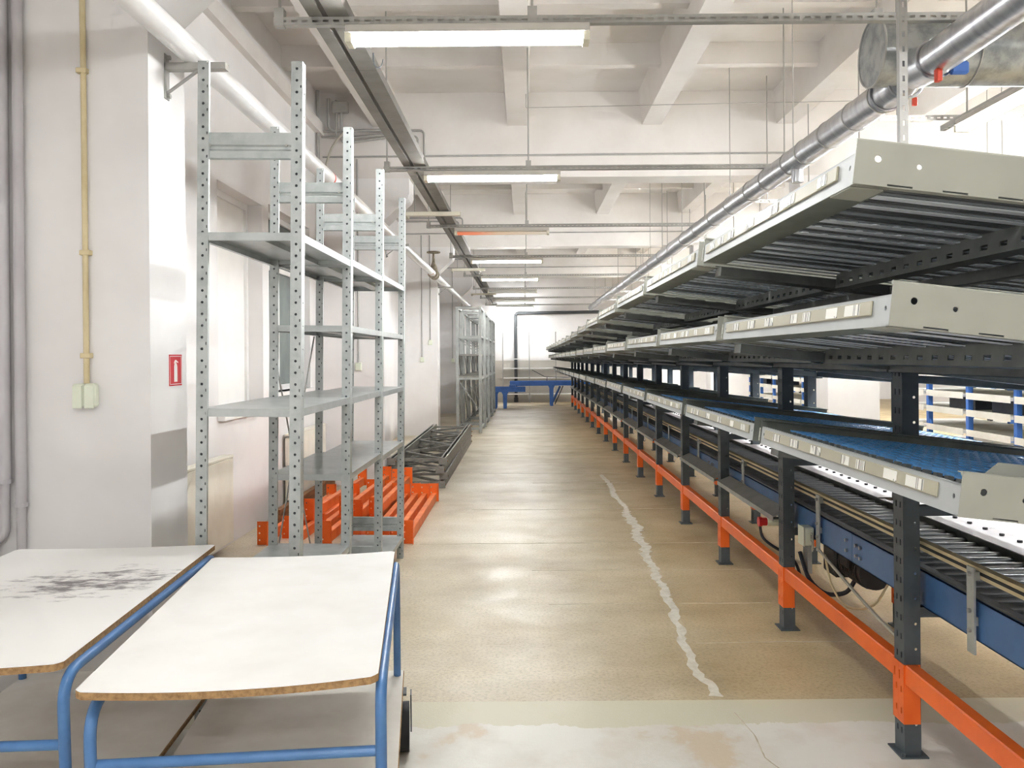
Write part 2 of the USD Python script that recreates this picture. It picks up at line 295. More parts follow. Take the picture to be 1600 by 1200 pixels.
# ceiling: slab, long ribs, cross ribs, main beams
ce = thing('ceiling', None, None, kind='structure')
MB().box(XL - .3, XR, YN, YF, ZC, ZC + .25).build('slab', CEIL, ce)
RIBX = [-1.75 + 1.69 * k for k in range(0, 9)]
spans = [(YN, PB[0])] + [(PB[i] + PT, PB[i + 1]) for i in range(len(PB) - 1)] + [(PB[-1] + PT, YF)]
def taper(x0, x1, y0, y1, z0, z1, t, along):
    m = MB(); v = []
    for z, k in ((z0, 0), (z1, t)):
        if along == 'y': v += [(x0 - k, y0, z), (x1 + k, y0, z), (x1 + k, y1, z), (x0 - k, y1, z)]
        else: v += [(x0, y0 - k, z), (x1, y0 - k, z), (x1, y1 + k, z), (x0, y1 + k, z)]
    q = [(0, 3, 2, 1), (4, 5, 6, 7), (0, 1, 5, 4), (1, 2, 6, 5), (2, 3, 7, 6), (3, 0, 4, 7)]
    return m.add(v, [t_ for a, b, c, d in q for t_ in ((a, b, c), (a, c, d))])
for (a, b) in spans:
    for x in RIBX: taper(x - .12, x + .12, a, b, 4.50, ZC, .04, 'y').build('long_rib', CEIL, ce)
    n = max(1, round((b - a) / 1.53))
    for k in range(1, n):
        y = a + (b - a) * k / n
        taper(XL, XR, y - .06, y + .06, 4.70, ZC, .03, 'x').build('cross_rib', CEIL, ce)
for y in PB:
    taper(XL, XR, y, y + PT, 4.0 - .15, ZC, .0, 'x').build('main_beam', CEIL, ce)

def pillar(x0, x1, y, lab, hl, hr):
    p = thing('pillar', lab, None, (0, y, 0), kind='structure')
    MB().box(x0, x1, 0, PT, 0, 3.85).build('shaft', WALL, p)
    for x, s, on in ((x0, -1, hl), (x1, 1, hr)):
        if on:
            pr = Polygon([(x, 3.31), (x + s * .31, 3.60), (x + s * .33, 3.66), (x + s * .33, 3.85), (x, 3.85)])
            MB().poly(pr, PT, (0, PT, 0), (1, 0, 0), (0, 0, 1)).build('haunch', WALL, p)
for y in PB: pillar(XL, -1.75, y, 'white painted pillar with haunch on the left wall', False, True)
for y in PB: pillar(3.82, 4.47, y, 'white painted free-standing pillar right of the rack', True, True)

# ------------------------------------------------------------------ pallet rack that carries the flow trays
B = 1.53; NF = 17                                    # bay length, frames (frame 0 lies just beside the camera)
FY = [3.30 + B * (k - 1) if k else 1.69 for k in range(NF)]         # near face of each frame's posts
FX, RX = 1.50, 2.17                                  # aisle face of the front and of the rear posts
PW, PD = .066, .086
TILT = .12
LEV = {'top': (.713, 1.966, ([0, 5, 6.4, 7.7, 12.9, 24], [0, 0, -.012, -.035, -.115, -.17])),
       'middle': (.788, 1.660, ([0, 5, 9, 24], [0, 0, -.03, -.11])),
       'bottom': (.934, 1.248, ([0, 8, 24], [0, 0, -.07]))}
def lev_z(l, k):                                     # lip height of tray k (the bays sag a little towards the far end)
    x, z, (a, b) = LEV[l]; return z + float(np.interp(FY[k] + .7, a, b))
def plane(l, k, X): return lev_z(l, k) - TILT * (X - LEV[l][0])
rack = thing('pallet_rack', 'long charcoal and orange pallet rack carrying the sloped trays along the aisle', 'rack', (0, 0, 0))
def post_mesh(h, detail):
    m = MB(); th = .003
    if detail:
        a = rect(0, PD, 0, h); hs = []
        z = .09
        while z < h - .05:
            for c in (.024, .060): hs.append(rect(c - .005, c + .005, z - .012, z + .012))
            z += .075 if detail > 1 else .15
        m.poly(a.difference(union_all(hs)), th, (0, 0, 0), (0, 1, 0), (0, 0, 1))
        hs = [circ(PW * .72, z_, .006, 2) for z_ in np.arange(.12, h - .05, .1)]
        b = rect(th, PW, 0, h).difference(union_all(hs))
        m.poly(b, th, (0, th, 0), (1, 0, 0), (0, 0, 1)); m.poly(b, th, (0, PD, 0), (1, 0, 0), (0, 0, 1))
    else:
        m.box(0, th, 0, PD, 0, h); m.box(th, PW, 0, th, 0, h); m.box(th, PW, PD - th, PD, 0, h)
    m.box(PW - th, PW, th, .02, 0, h); m.box(PW - th, PW, PD - .02, PD - th, 0, h)
    return m
for k in range(NF):
    y = FY[k]
    for j, X in enumerate((FX, RX)):
        h = plane('top', min(k, NF - 2), X) - .06
        p = post_mesh(h, 2 if k in (1, 2) and j == 0 else (1 if k < 6 else 0)).move((X, y, .006)).build('post', POSTM, rack)
        m = MB().box(X - .022, X + PW + .022, y - .02, y + PD + .02, 0, .006)
        if k < 6:
            for dx, dy in ((-.011, -.010), (PW + .011, PD + .010)): m.tube([(X + dx, y + dy, .006), (X + dx, y + dy, .02)], .009, 6)
        m.build('base_plate', POSTM, p)
    for z in (.5645, .97): MB().bar((FX + PW, y + .043, z), (RX, y + .043, z), .035, .04).build('frame_tie', POSTM, rack)
    for l in LEV:                                    # sloped arm under each seam between trays
        kk = min(k, NF - 2); x0 = LEV[l][0] + .07 if k else 1.46
        MB().bar((x0, y + .035, plane(l, kk, x0) - .026), (2.235, y + .035, plane(l, kk, 2.235) - .026), .10, .036).build('tray_arm', BEAMD, rack)
for k in range(NF - 1):
    y0, y1 = FY[k] + PD, FY[k + 1]
    for X in (FX, RX):
        bm = MB().bbox(X + .002, X + .056, y0, y1, .285, .365, .005).build('beam', ORNG, rack, label='orange beam')
        for yy, s in ((y0, 1), (y1, -1)):
            m = MB(); a, b = (yy - PD * .98, yy + .004) if s > 0 else (yy - .004, yy + .03)
            P = rect(0, .043 if s > 0 else .042, 0, .235)
            hs = union_all([rect(.012, .022, .035, .06), rect(.012, .022, .12, .145), rect(.027, .035, .17, .205)])
            yb = yy if s > 0 else yy - .043
            # a plate lying on the aisle face of the post and a return along its side
            if s > 0: m.poly(P.difference(hs), .004, (X - .005, yy - .043, .13), (0, 1, 0), (0, 0, 1)); m.box(X - .005, X + .062, yy - .001, yy + .005, .13, .365)
            else: m.poly(P.difference(hs), .004, (X - .005, yy, .13), (0, 1, 0), (0, 0, 1)); m.box(X - .005, X + .062, yy - .005, yy + .001, .13, .365)
            m.build('connector', ORNG, bm)
    for l in LEV:
        for X in (FX - .055, RX + PW + .005):
            z = plane(l, k, X + .05) - .008
            MB().bbox(X, X + .05, y0 - PD + .01, y1 + .0, z - .042, z, .004).build('step_beam', BEAMD, rack)

# ------------------------------------------------------------------ flow trays
def make_tray(l, L, label, first, rnd):
    t = thing('flow_tray', label, 'tray', (0, 0, 0), group=None)
    D = {'top': 1.60, 'middle': 1.53, 'bottom': 1.38}[l]
    R = rotY(math.degrees(math.atan(TILT)))
    def bd(m, name, mt, par=t, **k): return m.rot(R).build(name, mt, par, **k)
    # lip that faces the aisle, with its label strip
    m = MB(); P = rect(.004, L - .004, 0, .068).difference(union_all([circ(.035, .04, .006), circ(L - .035, .04, .006)]))
    m.poly(P, .003, (0, 0, 0), (0, 1, 0), (0, 0, 1)); m.box(0, .014, .004, L - .004, .066, .069)
    lip = bd(m, 'front_lip', LIPM)
    bd(MB().box(.003, .085, .004, L - .004, 0, .003), 'lip_flange', FLNG, lip, label='dull steel underside flange')
    bd(MB().bbox(-.006, -.0005, .1 if first else .07, L - .06, .026, .060, .002), 'label_strip', STRIP, lip, label='cream label holder strip')
    y = .16 if first else .12
    while y < L - .2:
        w = rnd.choice((.06, .075, .09)); bd(MB().box(-.0075, -.0062, y, y + w, .030, .056), 'barcode_label', BARC, lip, label='white barcode label'); y += w + rnd.choice((.05, .12, .17))
    bd(MB().poly(rect(0, .03, .01, .062).difference(union_all([circ(.015, .02, .004), circ(.015, .05, .004)])), .003, (-.001, L - .0, 0), (0, 1, 0), (0, 0, 1)), 'corner_tab', TRAY)
    # side plates
    for yy in (0, L):
        hs = [circ(.045, .058, .008, 3), circ(.135, .050, .006, 3)] + [rect(x, x + .055, -.01, .006) for x in np.arange(.07, D - .1, .12)] + [circ(x, .05, .006) for x in np.arange(.6, D, .45)]
        P = rect(-.004, D, 0, .094).difference(union_all(hs)); m = MB()
        y0 = 0 if yy == 0 else L - .003
        m.poly(P, .003, (0, y0 + .003, 0), (1, 0, 0), (0, 0, 1)); m.tube([(-.004, y0 + (.005 if yy == 0 else -.002), .094), (D, y0 + (.005 if yy == 0 else -.002), .094)], .005, 8)
        m.box(0, D, *((.003, .026) if yy == 0 else (L - .026, L - .003)), 0, .003)
        if l == 'bottom': m.box(.0, D, *((-.0, .03) if yy == 0 else (L - .03, L)), .094, .097)
        bd(m, 'side_plate', FLNG if l == 'bottom' and not (first and yy == 0) else TRAY)  # darker plates paint in the shade under the tier above
    m = MB().box(D - .003, D, .003, L - .003, 0, .07); bd(m, 'rear_lip', TRAY)
    if l != 'bottom':
        n = 13; pitch = (L - .08) / n
        for i in range(n):
            c = .04 + pitch * (i + .5); m = MB(); z = .012
            for dy, w in ((-.036, .020), (-.010, .016), (.018, .020)): m.box(.085, D - .004, c + dy - w / 2, c + dy + w / 2, z, z + .022)
            nw = 22
            for q in range(nw):
                x = .1 + (D - .14) * q / (nw - 1)
                cyl = trimesh.creation.cylinder(radius=.018, height=.05, sections=8, transform=trimesh.transformations.rotation_matrix(math.pi / 2, (1, 0, 0))); cyl.apply_translation((x, c - .01, z + .030)); m.tm(cyl)
            tr = bd(m, 'roller_track', TRACK)
            if i % 4 != 2:
                m = MB().box(.087, D - .01, c + .027, c + .050 + .014 * rnd.random(), z - .006, z - .003)
                if i in (4, 5, 10, 3):
                    for x in np.arange(.12, D - .05, .058):
                        cyl = trimesh.creation.cylinder(radius=.012, height=.004, sections=8); cyl.apply_translation((x, c + .028, z - .005)); m.tm(cyl)
                bd(m, 'pale_slat', TRACKL)
        xs = (.52,) if l == 'top' else (.40,)
        for x in xs:
            P = rect(.03, L - .03, 0, .04).difference(union_all([rect(y, y + .035, .013, .027) for y in np.arange(.05, L - .09, .09)]))
            m = MB().poly(P, .003, (x, 0, -.045), (0, 1, 0), (0, 0, 1)); m.box(x, x + .05, .03, L - .03, -.048, -.045); m.box(x, x + .05, .03, L - .03, -.005, -.002); m.box(x + .047, x + .05, .03, L - .03, -.048, -.03)
            m.box(x, x + .05, .03, L - .03, -.002, .012)
            bd(m, 'support_rail', BEAMD)
        m = MB().box(.003, .075, L * .02, L * .10, -.003, 0); bd(m, 'corner_gusset', TRAY)
    else:
        n = 14; pitch = (L - .07) / n
        for i in range(n):
            c = .035 + pitch * (i + .5); px = .036; nh = int((D - .14) / px)
            hs = []
            for q in range(nh):
                x = .125 + px * (q + .5 * (i % 2)); hs.append(Polygon([(x + .0125 * math.cos(a), .034 * math.sin(a)) for a in np.arange(8) * math.pi / 4]))
            P = rect(.10, D - .01, -pitch / 2 + .002, pitch / 2 - .002).difference(union_all(hs))
            t4 = math.radians(3.5); m = MB().poly(P, .006, (0, c, .060), (1, 0, 0), (0, math.cos(t4), math.sin(t4)))
            bd(m, 'mat_strip', BLUEW)
        bd(MB().box(.09, D - .008, .03, L - .03, .030, .033), 'hole_shade_sheet', BLACK)  # added black sheet, keeps the mat holes dark as if in shade
        m = MB()
        for x in (.09, D * .5, D - .04): m.box(x, x + .03, .02, L - .02, .006, .029)
        bd(m, 'cross_support', TRACK)
        m = MB()
        for q in range(int((L - .1) / .055)): m.box(.078, .092, .05 + q * .055, .05 + q * .055 + .02, .04, .066)
        bd(m, 'entry_stop', BEAMD, kind='stuff')
        if first:
            m = MB().poly(Polygon([(-.0, .0), (.09, .07), (.6, .085), (.6, .1), (.07, .1), (.02, .05)]), .003, (.05, .09, .02), (1, 0, 0), (0, 0, 1)); bd(m, 'guide_plate', TRAY)
    return t
def tray_label(l, k):
    what = {'top': 'grey roller tray on the top tier of the rack', 'middle': 'grey roller tray on the middle tier of the rack', 'bottom': 'tray with a blue perforated mat on the lowest tray tier'}[l]
    return f'{what}, {ORD[k]} bay from the camera'
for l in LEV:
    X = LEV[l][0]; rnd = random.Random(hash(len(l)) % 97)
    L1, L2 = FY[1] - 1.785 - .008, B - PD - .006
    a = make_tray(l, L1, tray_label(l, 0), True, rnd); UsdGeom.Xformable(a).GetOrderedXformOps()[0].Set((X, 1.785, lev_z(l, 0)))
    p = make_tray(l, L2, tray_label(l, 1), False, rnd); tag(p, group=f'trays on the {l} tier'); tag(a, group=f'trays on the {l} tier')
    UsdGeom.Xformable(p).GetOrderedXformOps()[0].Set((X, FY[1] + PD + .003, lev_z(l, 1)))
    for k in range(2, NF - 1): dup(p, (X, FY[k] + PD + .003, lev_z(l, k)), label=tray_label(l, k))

# ------------------------------------------------------------------ roller conveyors inside the rack
def roller(x0, x1, y, z, r=.024, n=10):
    m = trimesh.creation.cylinder(radius=r, height=x1 - x0, sections=n, transform=trimesh.transformations.rotation_matrix(math.pi / 2, (0, 1, 0)))
    m.apply_translation(((x0 + x1) / 2, y, z)); return MB().tm(m)
CY0, CY1 = 1.2, 26.0
cv = thing('roller_conveyor', 'blue-railed roller conveyor running between the front and rear posts of the rack', 'conveyor', (0, 0, 0))
def rail(x0, s, z0, z1, ya, yb, mt, name, par, lab=None):
    m = MB(); a, b = sorted((x0, x0 + s * .004)); c, d = sorted((x0, x0 + s * .035))
    m.box(a, b, ya, yb, z0, z1); m.box(c, d, ya, yb, z1 - .004, z1); m.box(c, d, ya, yb, z0, z0 + .004); return m.build(name, mt, par, label=lab)
joints = [CY0, 4.05, 7.1, 10.15, 13.2, 16.25, 19.3, 22.35, CY1]
for a, b in zip(joints, joints[1:]):
    r_ = rail(1.592, 1, .585, .728, a + .002, b - .002, BLUER, 'side_rail', cv, 'blue side rail')
    m = MB()
    for y in (a + .06, b - .06, b - .11):
        for z in (.63, .68): m.tube([(1.580, y, z), (1.592, y, z)], .009, 6)
    m.build('rail_bolt', CHROME, r_)
    MB().box(1.60, 1.632, a + .002, b - .002, .729, .738).build('rail_cap', TRACK, r_)
    r_ = rail(2.125, -1, .60, .745, a + .002, b - .002, BEAMD, 'far_rail', cv)
for k in range(NF - 1):
    a, b = FY[k] + PD + .008, FY[k + 1] - .008
    f_ = MB().box(2.09, 2.243, a, b, .7462, .750).build('rail_cover', PIPEG, cv, label='pale cover strip beside the far rail')
    m = MB()
    for y in np.arange(a + .05, b, .14): m.tube([(2.215, y, .750), (2.215, y, .760)], .011, 6)
    m.build('cover_bolt', RUBB, f_, kind='stuff')
for y in np.arange(CY0 + .3, CY1 - .05, .094): roller(1.633, 2.089, y, .704, .0205).build('roller', CHROME, cv, smooth=40)
MB().box(1.64, 2.08, CY0 + .2, CY1 - .05, .640, .645).build('gap_shade_sheet', TRACK, cv, label='added dark sheet that gives the roller gaps their shade')  # sheet added so the gaps between rollers read as shade
gy0, gy1 = CY0 + .2, CY1 - .3
m = MB(); m.box(1.60, 1.63, gy0, gy1, .829, .842); m.box(1.615, 1.63, gy0, gy1, .817, .829); m.box(1.60, 1.63, gy0, gy1, .804, .817)
m.build('guide_rail', COND, cv, label='beige and black guide rail')
MB().box(1.598, 1.614, gy0, gy1, .818, .828).build('guide_insert', RUBB, cv, label='black guide insert')
for k in range(15):
    y = 2.94 + B * k
    if y > CY1 - .3: break
    b = MB().box(1.572, 1.579, y - .024, y + .024, .54, .845); b.box(1.579, 1.60, y - .015, y + .015, .80, .83); b.box(1.579, 1.592, y - .015, y + .015, .64, .67)
    bo = b.build('guide_bracket', GALV, cv)
    m = MB()
    for z in (.62, .69, .82): m.tube([(1.562, y, z), (1.573, y, z)], .008, 6)
    m.build('bracket_bolt', RODM, bo)
cw = thing('roller_conveyor', 'brightly lit roller conveyor with white rails behind the rear posts of the rack', 'conveyor', (0, 0, 0))
for x, s in ((2.250, 1), (3.02, -1)):
    for a, b in zip(joints, joints[1:]): rail(x, s, .60, .745, a + .002, b - .002, PIPEG, 'side_rail', cw)
for y in np.arange(CY0 + .3, 21.5, .075): roller(2.288, 2.98, y, .722).build('roller', ZINCW, cw, smooth=40)
for k in range(8):
    for x in (2.275, 3.0):
        y = 3.6 + 3.05 * k; m = MB().box(x - .018, x + .018, y - .02, y + .02, .01, .60); m.box(x - .04, x + .04, y - .04, y + .04, 0, .01); m.build('leg', PIPEG, cw)

for k in range(1, NF - 1):                            # sloped guard plates between the front posts and the conveyor
    y0, y1 = FY[k] + PD + .02, FY[k + 1] - .012
    if k == 1: continue
    if k == 2: y0 += .0
    g = thing('guard_plate', f'sloped dull grey guard plate beside the conveyor, {ORD[k]} bay from the camera', 'guard plate', (0, 0, 0), group='guard plates beside the conveyor')
    MB().bar((1.475, (y0 + y1) / 2, .636), (1.566, (y0 + y1) / 2, .676), y1 - y0, .004).build('plate', CHANM, g)
    MB().box(1.470, 1.475, y0, y1, .612, .642).build('edge_lip', GREYF, g)
    MB().box(1.475, 1.5915, y0 + .02, y0 + .04, .618, .632).build('bracket', BEAMD, g)

# drive motor, boxes and cables under the conveyor behind the second post
mo = thing('drive_motor', 'black gearmotor hanging under the blue conveyor rail by the second post', 'motor', (1.80, 4.42, .47))
m = trimesh.creation.cylinder(radius=.085, height=.30, sections=24, transform=trimesh.transformations.rotation_matrix(math.pi / 2, (1, 0, 0))); MB().tm(m).build('motor_body', BLACK, mo, smooth=35)
m = MB()
for q in range(9):
    c = trimesh.creation.cylinder(radius=.094, height=.010, sections=20, transform=trimesh.transformations.rotation_matrix(math.pi / 2, (1, 0, 0))); c.apply_translation((0, -.10 + q * .026, 0)); m.tm(c)
m.build('cooling_fin', BLACK, mo)
MB().bbox(-.10, .09, .15, .33, -.10, .10, .012).build('gearbox', BLACK, mo); MB().bbox(-.11, -.06, -.06, .06, .0, .10, .008).build('terminal_box', BLACK, mo)
MB().box(-.09, .09, .10, .36, .09, .10).build('mounting_plate', BEAMD, mo); m = MB().box(-.19, -.165, .32, .40, -.12, .09); m.build('hanger_strap', GALV, mo)
MB().box(-.19, -.08, .28, .38, .080, .090).build('mounting_bracket', BEAMD, mo)
jb = thing('junction_box', 'small pale junction box with loose wires beside the second post', 'junction box', (1.585, 4.60, .60))
MB().bbox(-.055, .0, -.045, .045, -.05, .05, .006).build('box', SOCK, jb); MB().bbox(-.06, -.055, -.048, .048, -.053, .053, .002).build('lid', SOCK, jb)
rn = random.Random(3)
for q in range(5):
    a = np.array((-.02, -.046, -.02 + .01 * q)); MB().tube(bend([a, a + (.0, -.03, .0), a + (-.02 + .02 * rn.random(), -.05 - .02 * rn.random(), -.04 - .03 * rn.random()), a + (-.006, -.055, -.05 + .03 * rn.random())], .02), .003, 5).build('wire', CABLE, jb)
pl = thing('power_plug', 'red plug in a grey connector left of the second post', 'plug', (1.46, 5.06, .585))
for nm, a, b, r, mt in (('plug', -.04, -.02, .030, REDP), ('collar', -.02, .01, .025, REDP), ('connector', .01, .09, .027, SOCK)):
    MB().tube([(a, 0, 0), (b, 0, 0)], r, 12).build(nm, mt, pl)
MB().tube(bend([(-.03, 0, -.02), (-.02, .0, -.10), (.06, -.02, -.16), (.135, -.06, -.19), (.15, -.15, -.24), (.15, -.2, -.30)], .06), .009, 7).build('power_cable', CABLEB, pl)
for lab, pts, r, mt in (('grey cable sagging from the guide bracket to the near post under the blue rail', [(1.565, 4.44, .56), (1.56, 4.25, .53), (1.555, 3.9, .47), (1.545, 3.55, .43), (1.54, 3.402, .42)], .008, CABLE),
                        ('beige cable looping low under the black motor', [(1.60, 4.44, .53), (1.60, 4.36, .38), (1.62, 4.2, .31), (1.70, 4.05, .36), (1.76, 4.02, .50)], .006, COND),
                        ('thick black cable looping from the second post to the motor', [(1.585, 4.80, .46), (1.60, 4.70, .32), (1.66, 4.58, .27), (1.75, 4.52, .30), (1.78, 4.50, .37)], .012, CABLEB)):
    c = thing('cable', lab, 'cable', (0, 0, 0)); MB().tube(bend(pts, .2, 5), r, 7).build('cable_run', mt, c, smooth=50)

# ------------------------------------------------------------------ galvanised shelving on the left
SX0, SX1 = -1.42, -.972; SY = [3.556, 4.576, 5.596, 6.616]; SH = 2.872
sh = thing('shelving_rack', 'tall galvanised three-bay shelving rack with perforated posts left of the aisle', 'shelving', (0, 0, -.0152), ry=.75)
def lpost(front):
    w, d, th = .048, .052, .0025; m = MB()
    zs = np.arange(.04, SH - .02, .05)
    P = rect(0, w, 0, SH).difference(union_all([circ(w * .5, z, .0062, 2) for z in zs] + [rect(w * .80, w * .90, z + .018, z + .030) for z in zs[::2]]))
    m.poly(P, th, (0, th, 0), (1, 0, 0), (0, 0, 1))
    Q = rect(th, d, 0, SH).difference(union_all([circ(d * .55, z, .0045, 2) for z in zs[::2]]))
    if front: m.poly(Q, th, (w - th, 0, 0), (0, 1, 0), (0, 0, 1)); m.box(0, th, th, .016, 0, SH)
    else: m.poly(Q, th, (0, 0, 0), (0, 1, 0), (0, 0, 1)); m.box(w - th, w, th, .016, 0, SH)
    m.box(*((w - .014, w - th) if front else (th, .014)), d - th, d, 0, SH)
    m.box(.002, w - .002, .002, d - .002, 0, .004)
    return m
def hole_shade(front):  # added dark strips that stand for the shade inside the post
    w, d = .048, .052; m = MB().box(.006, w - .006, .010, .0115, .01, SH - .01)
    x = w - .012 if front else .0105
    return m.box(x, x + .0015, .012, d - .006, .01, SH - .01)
for i, y in enumerate(SY):
    for x, fr in ((SX0, False), (SX1 - .048, True)): hole_shade(fr).move((x, y, 0)).build('hole_shade_strip', TRACK, lpost(fr).move((x, y, 0)).build('post', GALV, sh), label='added dark strip that puts shade into the holes')
    for z0, z1 in ((2.456, 2.573), (.215, .33)):
        if z0 < 1 and i == 0: pass
        y0 = y + .012; h = z1 - z0; prof = Polygon([(0, 0), (.018, .004), (.018, .3 * h), (.010, .36 * h), (.010, .46 * h), (.018, .52 * h), (.018, h - .004), (0, h), (.004, h - .008), (.012, h * .9), (.012, h * .55), (.004, h * .5), (.004, h * .33), (.012, h * .27), (.012, h * .1)])
        o = MB().poly(prof.buffer(0), SX1 - SX0 - .03, (SX0 + .03, y + .030, z0), (0, -1, 0), (0, 0, 1)).rot(np.eye(3)) if False else MB().poly(prof.buffer(0), SX1 - SX0 - .06, (SX1 - .03, y + .030, z0), (0, -1, 0), (0, 0, 1))
        t_ = o.build('side_tie', GALV, sh)
        m = MB()
        for x in (SX0 + .05, SX1 - .07): m.tube([(x, y + .006, z0 + h * .5), (x, y + .014, z0 + h * .5)], .006, 6)
        m.build('tie_bolt', RODM, t_)
def shelf(i, z):
    y0, y1 = SY[i] + .006, SY[i + 1] + .046; x0, x1 = SX0 + .004, SX1 - .004; m = MB(); h = .034
    m.box(x0, x1, y0, y1, z - .002, z)
    m.box(x0, x0 + .002, y0, y1, z - h, z - .002); m.box(x1 - .002, x1, y0, y1, z - h, z - .002); m.box(x0 + .002, x1 - .002, y0, y0 + .002, z - h, z - .002); m.box(x0 + .002, x1 - .002, y1 - .002, y1, z - h, z - .002)
    m.box(x0 + .002, x0 + .02, y0, y1, z - h, z - h + .002); m.box(x1 - .02, x1 - .002, y0, y1, z - h, z - h + .002); m.box(x0, x1, y0 + .002, y0 + .018, z - h, z - h + .002)
    m.box((x0 + x1) / 2 - .04, (x0 + x1) / 2 + .04, y0 + .002, y1 - .002, z - .026, z - .002)
    o = m.build('shelf', GALVP, sh)
for i, zs in ((0, (2.14, 1.385, .57)), (1, (2.15, 1.78, 1.38, .96, .18)), (2, (2.165, 1.78, 1.37, .935, .18))):
    for z in zs: shelf(i, z)
for (y0, z0, y1, z1) in ((4.62, 1.74, 5.58, .25), (5.58, 1.74, 4.62, .25)):
    MB().tube([(SX0 - .006, y0, z0), (SX0 - .006, y1, z1)], .005, 6).build('cross_brace', RODM, sh)

# ------------------------------------------------------------------ two trolleys in front
def trolley(name, label, loc, rz, W, L, H, sag, topmat, lowmat, group):
    """local frame: front right corner of the top at the origin, -x to the left, +y to the back"""
    t = thing(name, label, 'trolley', loc, rz, group)
    R = .0145; zt = H - .022
    # board, slightly bowed, one rounded corner
    nx, ny = 16, 10; P = []
    def zz(u, v): return H - sag * 4 * u * (1 - u) * (1 - .5 * v) + sag * .5 * (1 - v) * 0
    xs = np.r_[-W, np.linspace(-W + .018, -.018, nx - 2), 0]; ys = np.r_[0, np.linspace(.018, L - .018, ny - 2), L]; V = []; F = []
    for s, dz in ((0, 0), (1, -.018)):
        for j, y in enumerate(ys):
            for i, x in enumerate(xs):
                xx, yy = x, y
                for cx, cy in ((-W, 0), (0, 0), (-W, L), (0, L)):   # rounded corners
                    dx, dy = abs(x - cx), abs(y - cy)
                    if dx < 1e-9 and dy < 1e-9: xx += .007 * (1 if cx < 0 else -1); yy += .007 * (1 if cy == 0 else -1)
                V.append((xx, yy, zz((x + W) / W, y / L) + dz))
    def idx(s, i, j): return s * nx * ny + j * nx + i
    T, E = [], []
    for j in range(ny - 1):
        for i in range(nx - 1):
            a, b, c, d = idx(0, i, j), idx(0, i + 1, j), idx(0, i + 1, j + 1), idx(0, i, j + 1); T += [(a, b, c), (a, c, d)]
            a, b, c, d = idx(1, i, j), idx(1, i, j + 1), idx(1, i + 1, j + 1), idx(1, i + 1, j); E += [(a, b, c), (a, c, d)]
    ring = [(i, 0) for i in range(nx - 1)] + [(nx - 1, j) for j in range(ny - 1)] + [(i, ny - 1) for i in range(nx - 1, 0, -1)] + [(0, j) for j in range(ny - 1, 0, -1)]
    for q in range(len(ring)):
        (i, j), (k, l) = ring[q], ring[(q + 1) % len(ring)]
        a, b, c, d = idx(0, i, j), idx(0, k, l), idx(1, k, l), idx(1, i, j); E += [(a, c, b), (a, d, c)]
    top = MB().add(V, E).build('top_board', CHIP, t, label='chipboard top board')
    V2 = [(x, y, z + .0006) for x, y, z in V[:nx * ny]]
    MB().add(V2, T).build('laminate_face', topmat, top, smooth=True, label='white laminate face')
    # tube loops: leg, top rail and leg in one bent tube, at each side
    xo = -.008
    for x in (xo + R, -W - xo - R if name == 'x' else -W + .03):
        zr = H - .030 if x > 0 else H - .050
        MB().tube(bend([(x, .03 if x > 0 else .05, .13), (x, -.005 if x > 0 else .02, zr), (x, L - .05, zr - .0), (x, L - .02, .13)], .09, 8), R, 12).build('side_loop', BLUET, t, smooth=60)
    for z in (.605,): MB().tube([(-W + .03, .035, z), (xo + R, .018, z)], R * .92, 12).build('cross_tube', BLUET, t, smooth=60)
    MB().tube([(-W + .03, L - .06, H - .07), (xo + R, L - .06, H - .06)], R * .9, 10).build('cross_tube', BLUET, t, smooth=60)
    # lower deck
    lo = MB().bbox(-W + .015, xo + 2 * R + .012, -.03, L + .03, .275, .295, .003).build('lower_board', CHIP, t, label='chipboard lower deck')
    MB().box(-W + .018, xo + 2 * R + .009, -.027, L + .027, .2951, .2965).build('deck_face', lowmat, lo, label='worn grey deck face')
    for x in (-W + .05, -.02): MB().box(x - .02, x + .02, .0, L, .245, .275).build('deck_bearer', BLUET, t)
    for y in (.12, L - .06):
        for x in (-W + .06, .034):
            c = MB(); c.box(x - .06, x + .01, y - .035, y + .035, .237, .245); c.poly(Polygon([(-.03, .237), (.03, .237), (.035, .09), (.0, .075)]), .005, (x - .030, y, 0), (0, 1, 0), (0, 0, 1)); c.poly(Polygon([(-.03, .237), (.03, .237), (.035, .09), (.0, .075)]), .005, (x + .025, y, 0), (0, 1, 0), (0, 0, 1))
            ca = c.build('castor', TRACK, t)
            w = trimesh.creation.cylinder(radius=.095, height=.04, sections=28, transform=trimesh.transformations.rotation_matrix(math.pi / 2, (0, 1, 0))); w.apply_translation((x, y + .012, .095)); MB().tm(w).build('wheel', RUBB, ca, smooth=40)
    return t
trolley('platform_trolley', 'blue tubular trolley with a clean white top board, nearest the aisle', (-.372, 2.09, 0), 7.0, .725, 1.36, .80, .016, BOARD, BOARDG, None)
trolley('platform_trolley', 'blue tubular trolley with a stained white top board, beside the pillar', (-1.194, 2.135, 0), 4.36, .80, 1.365, .82, .010, STAIN, BOARDG, None)

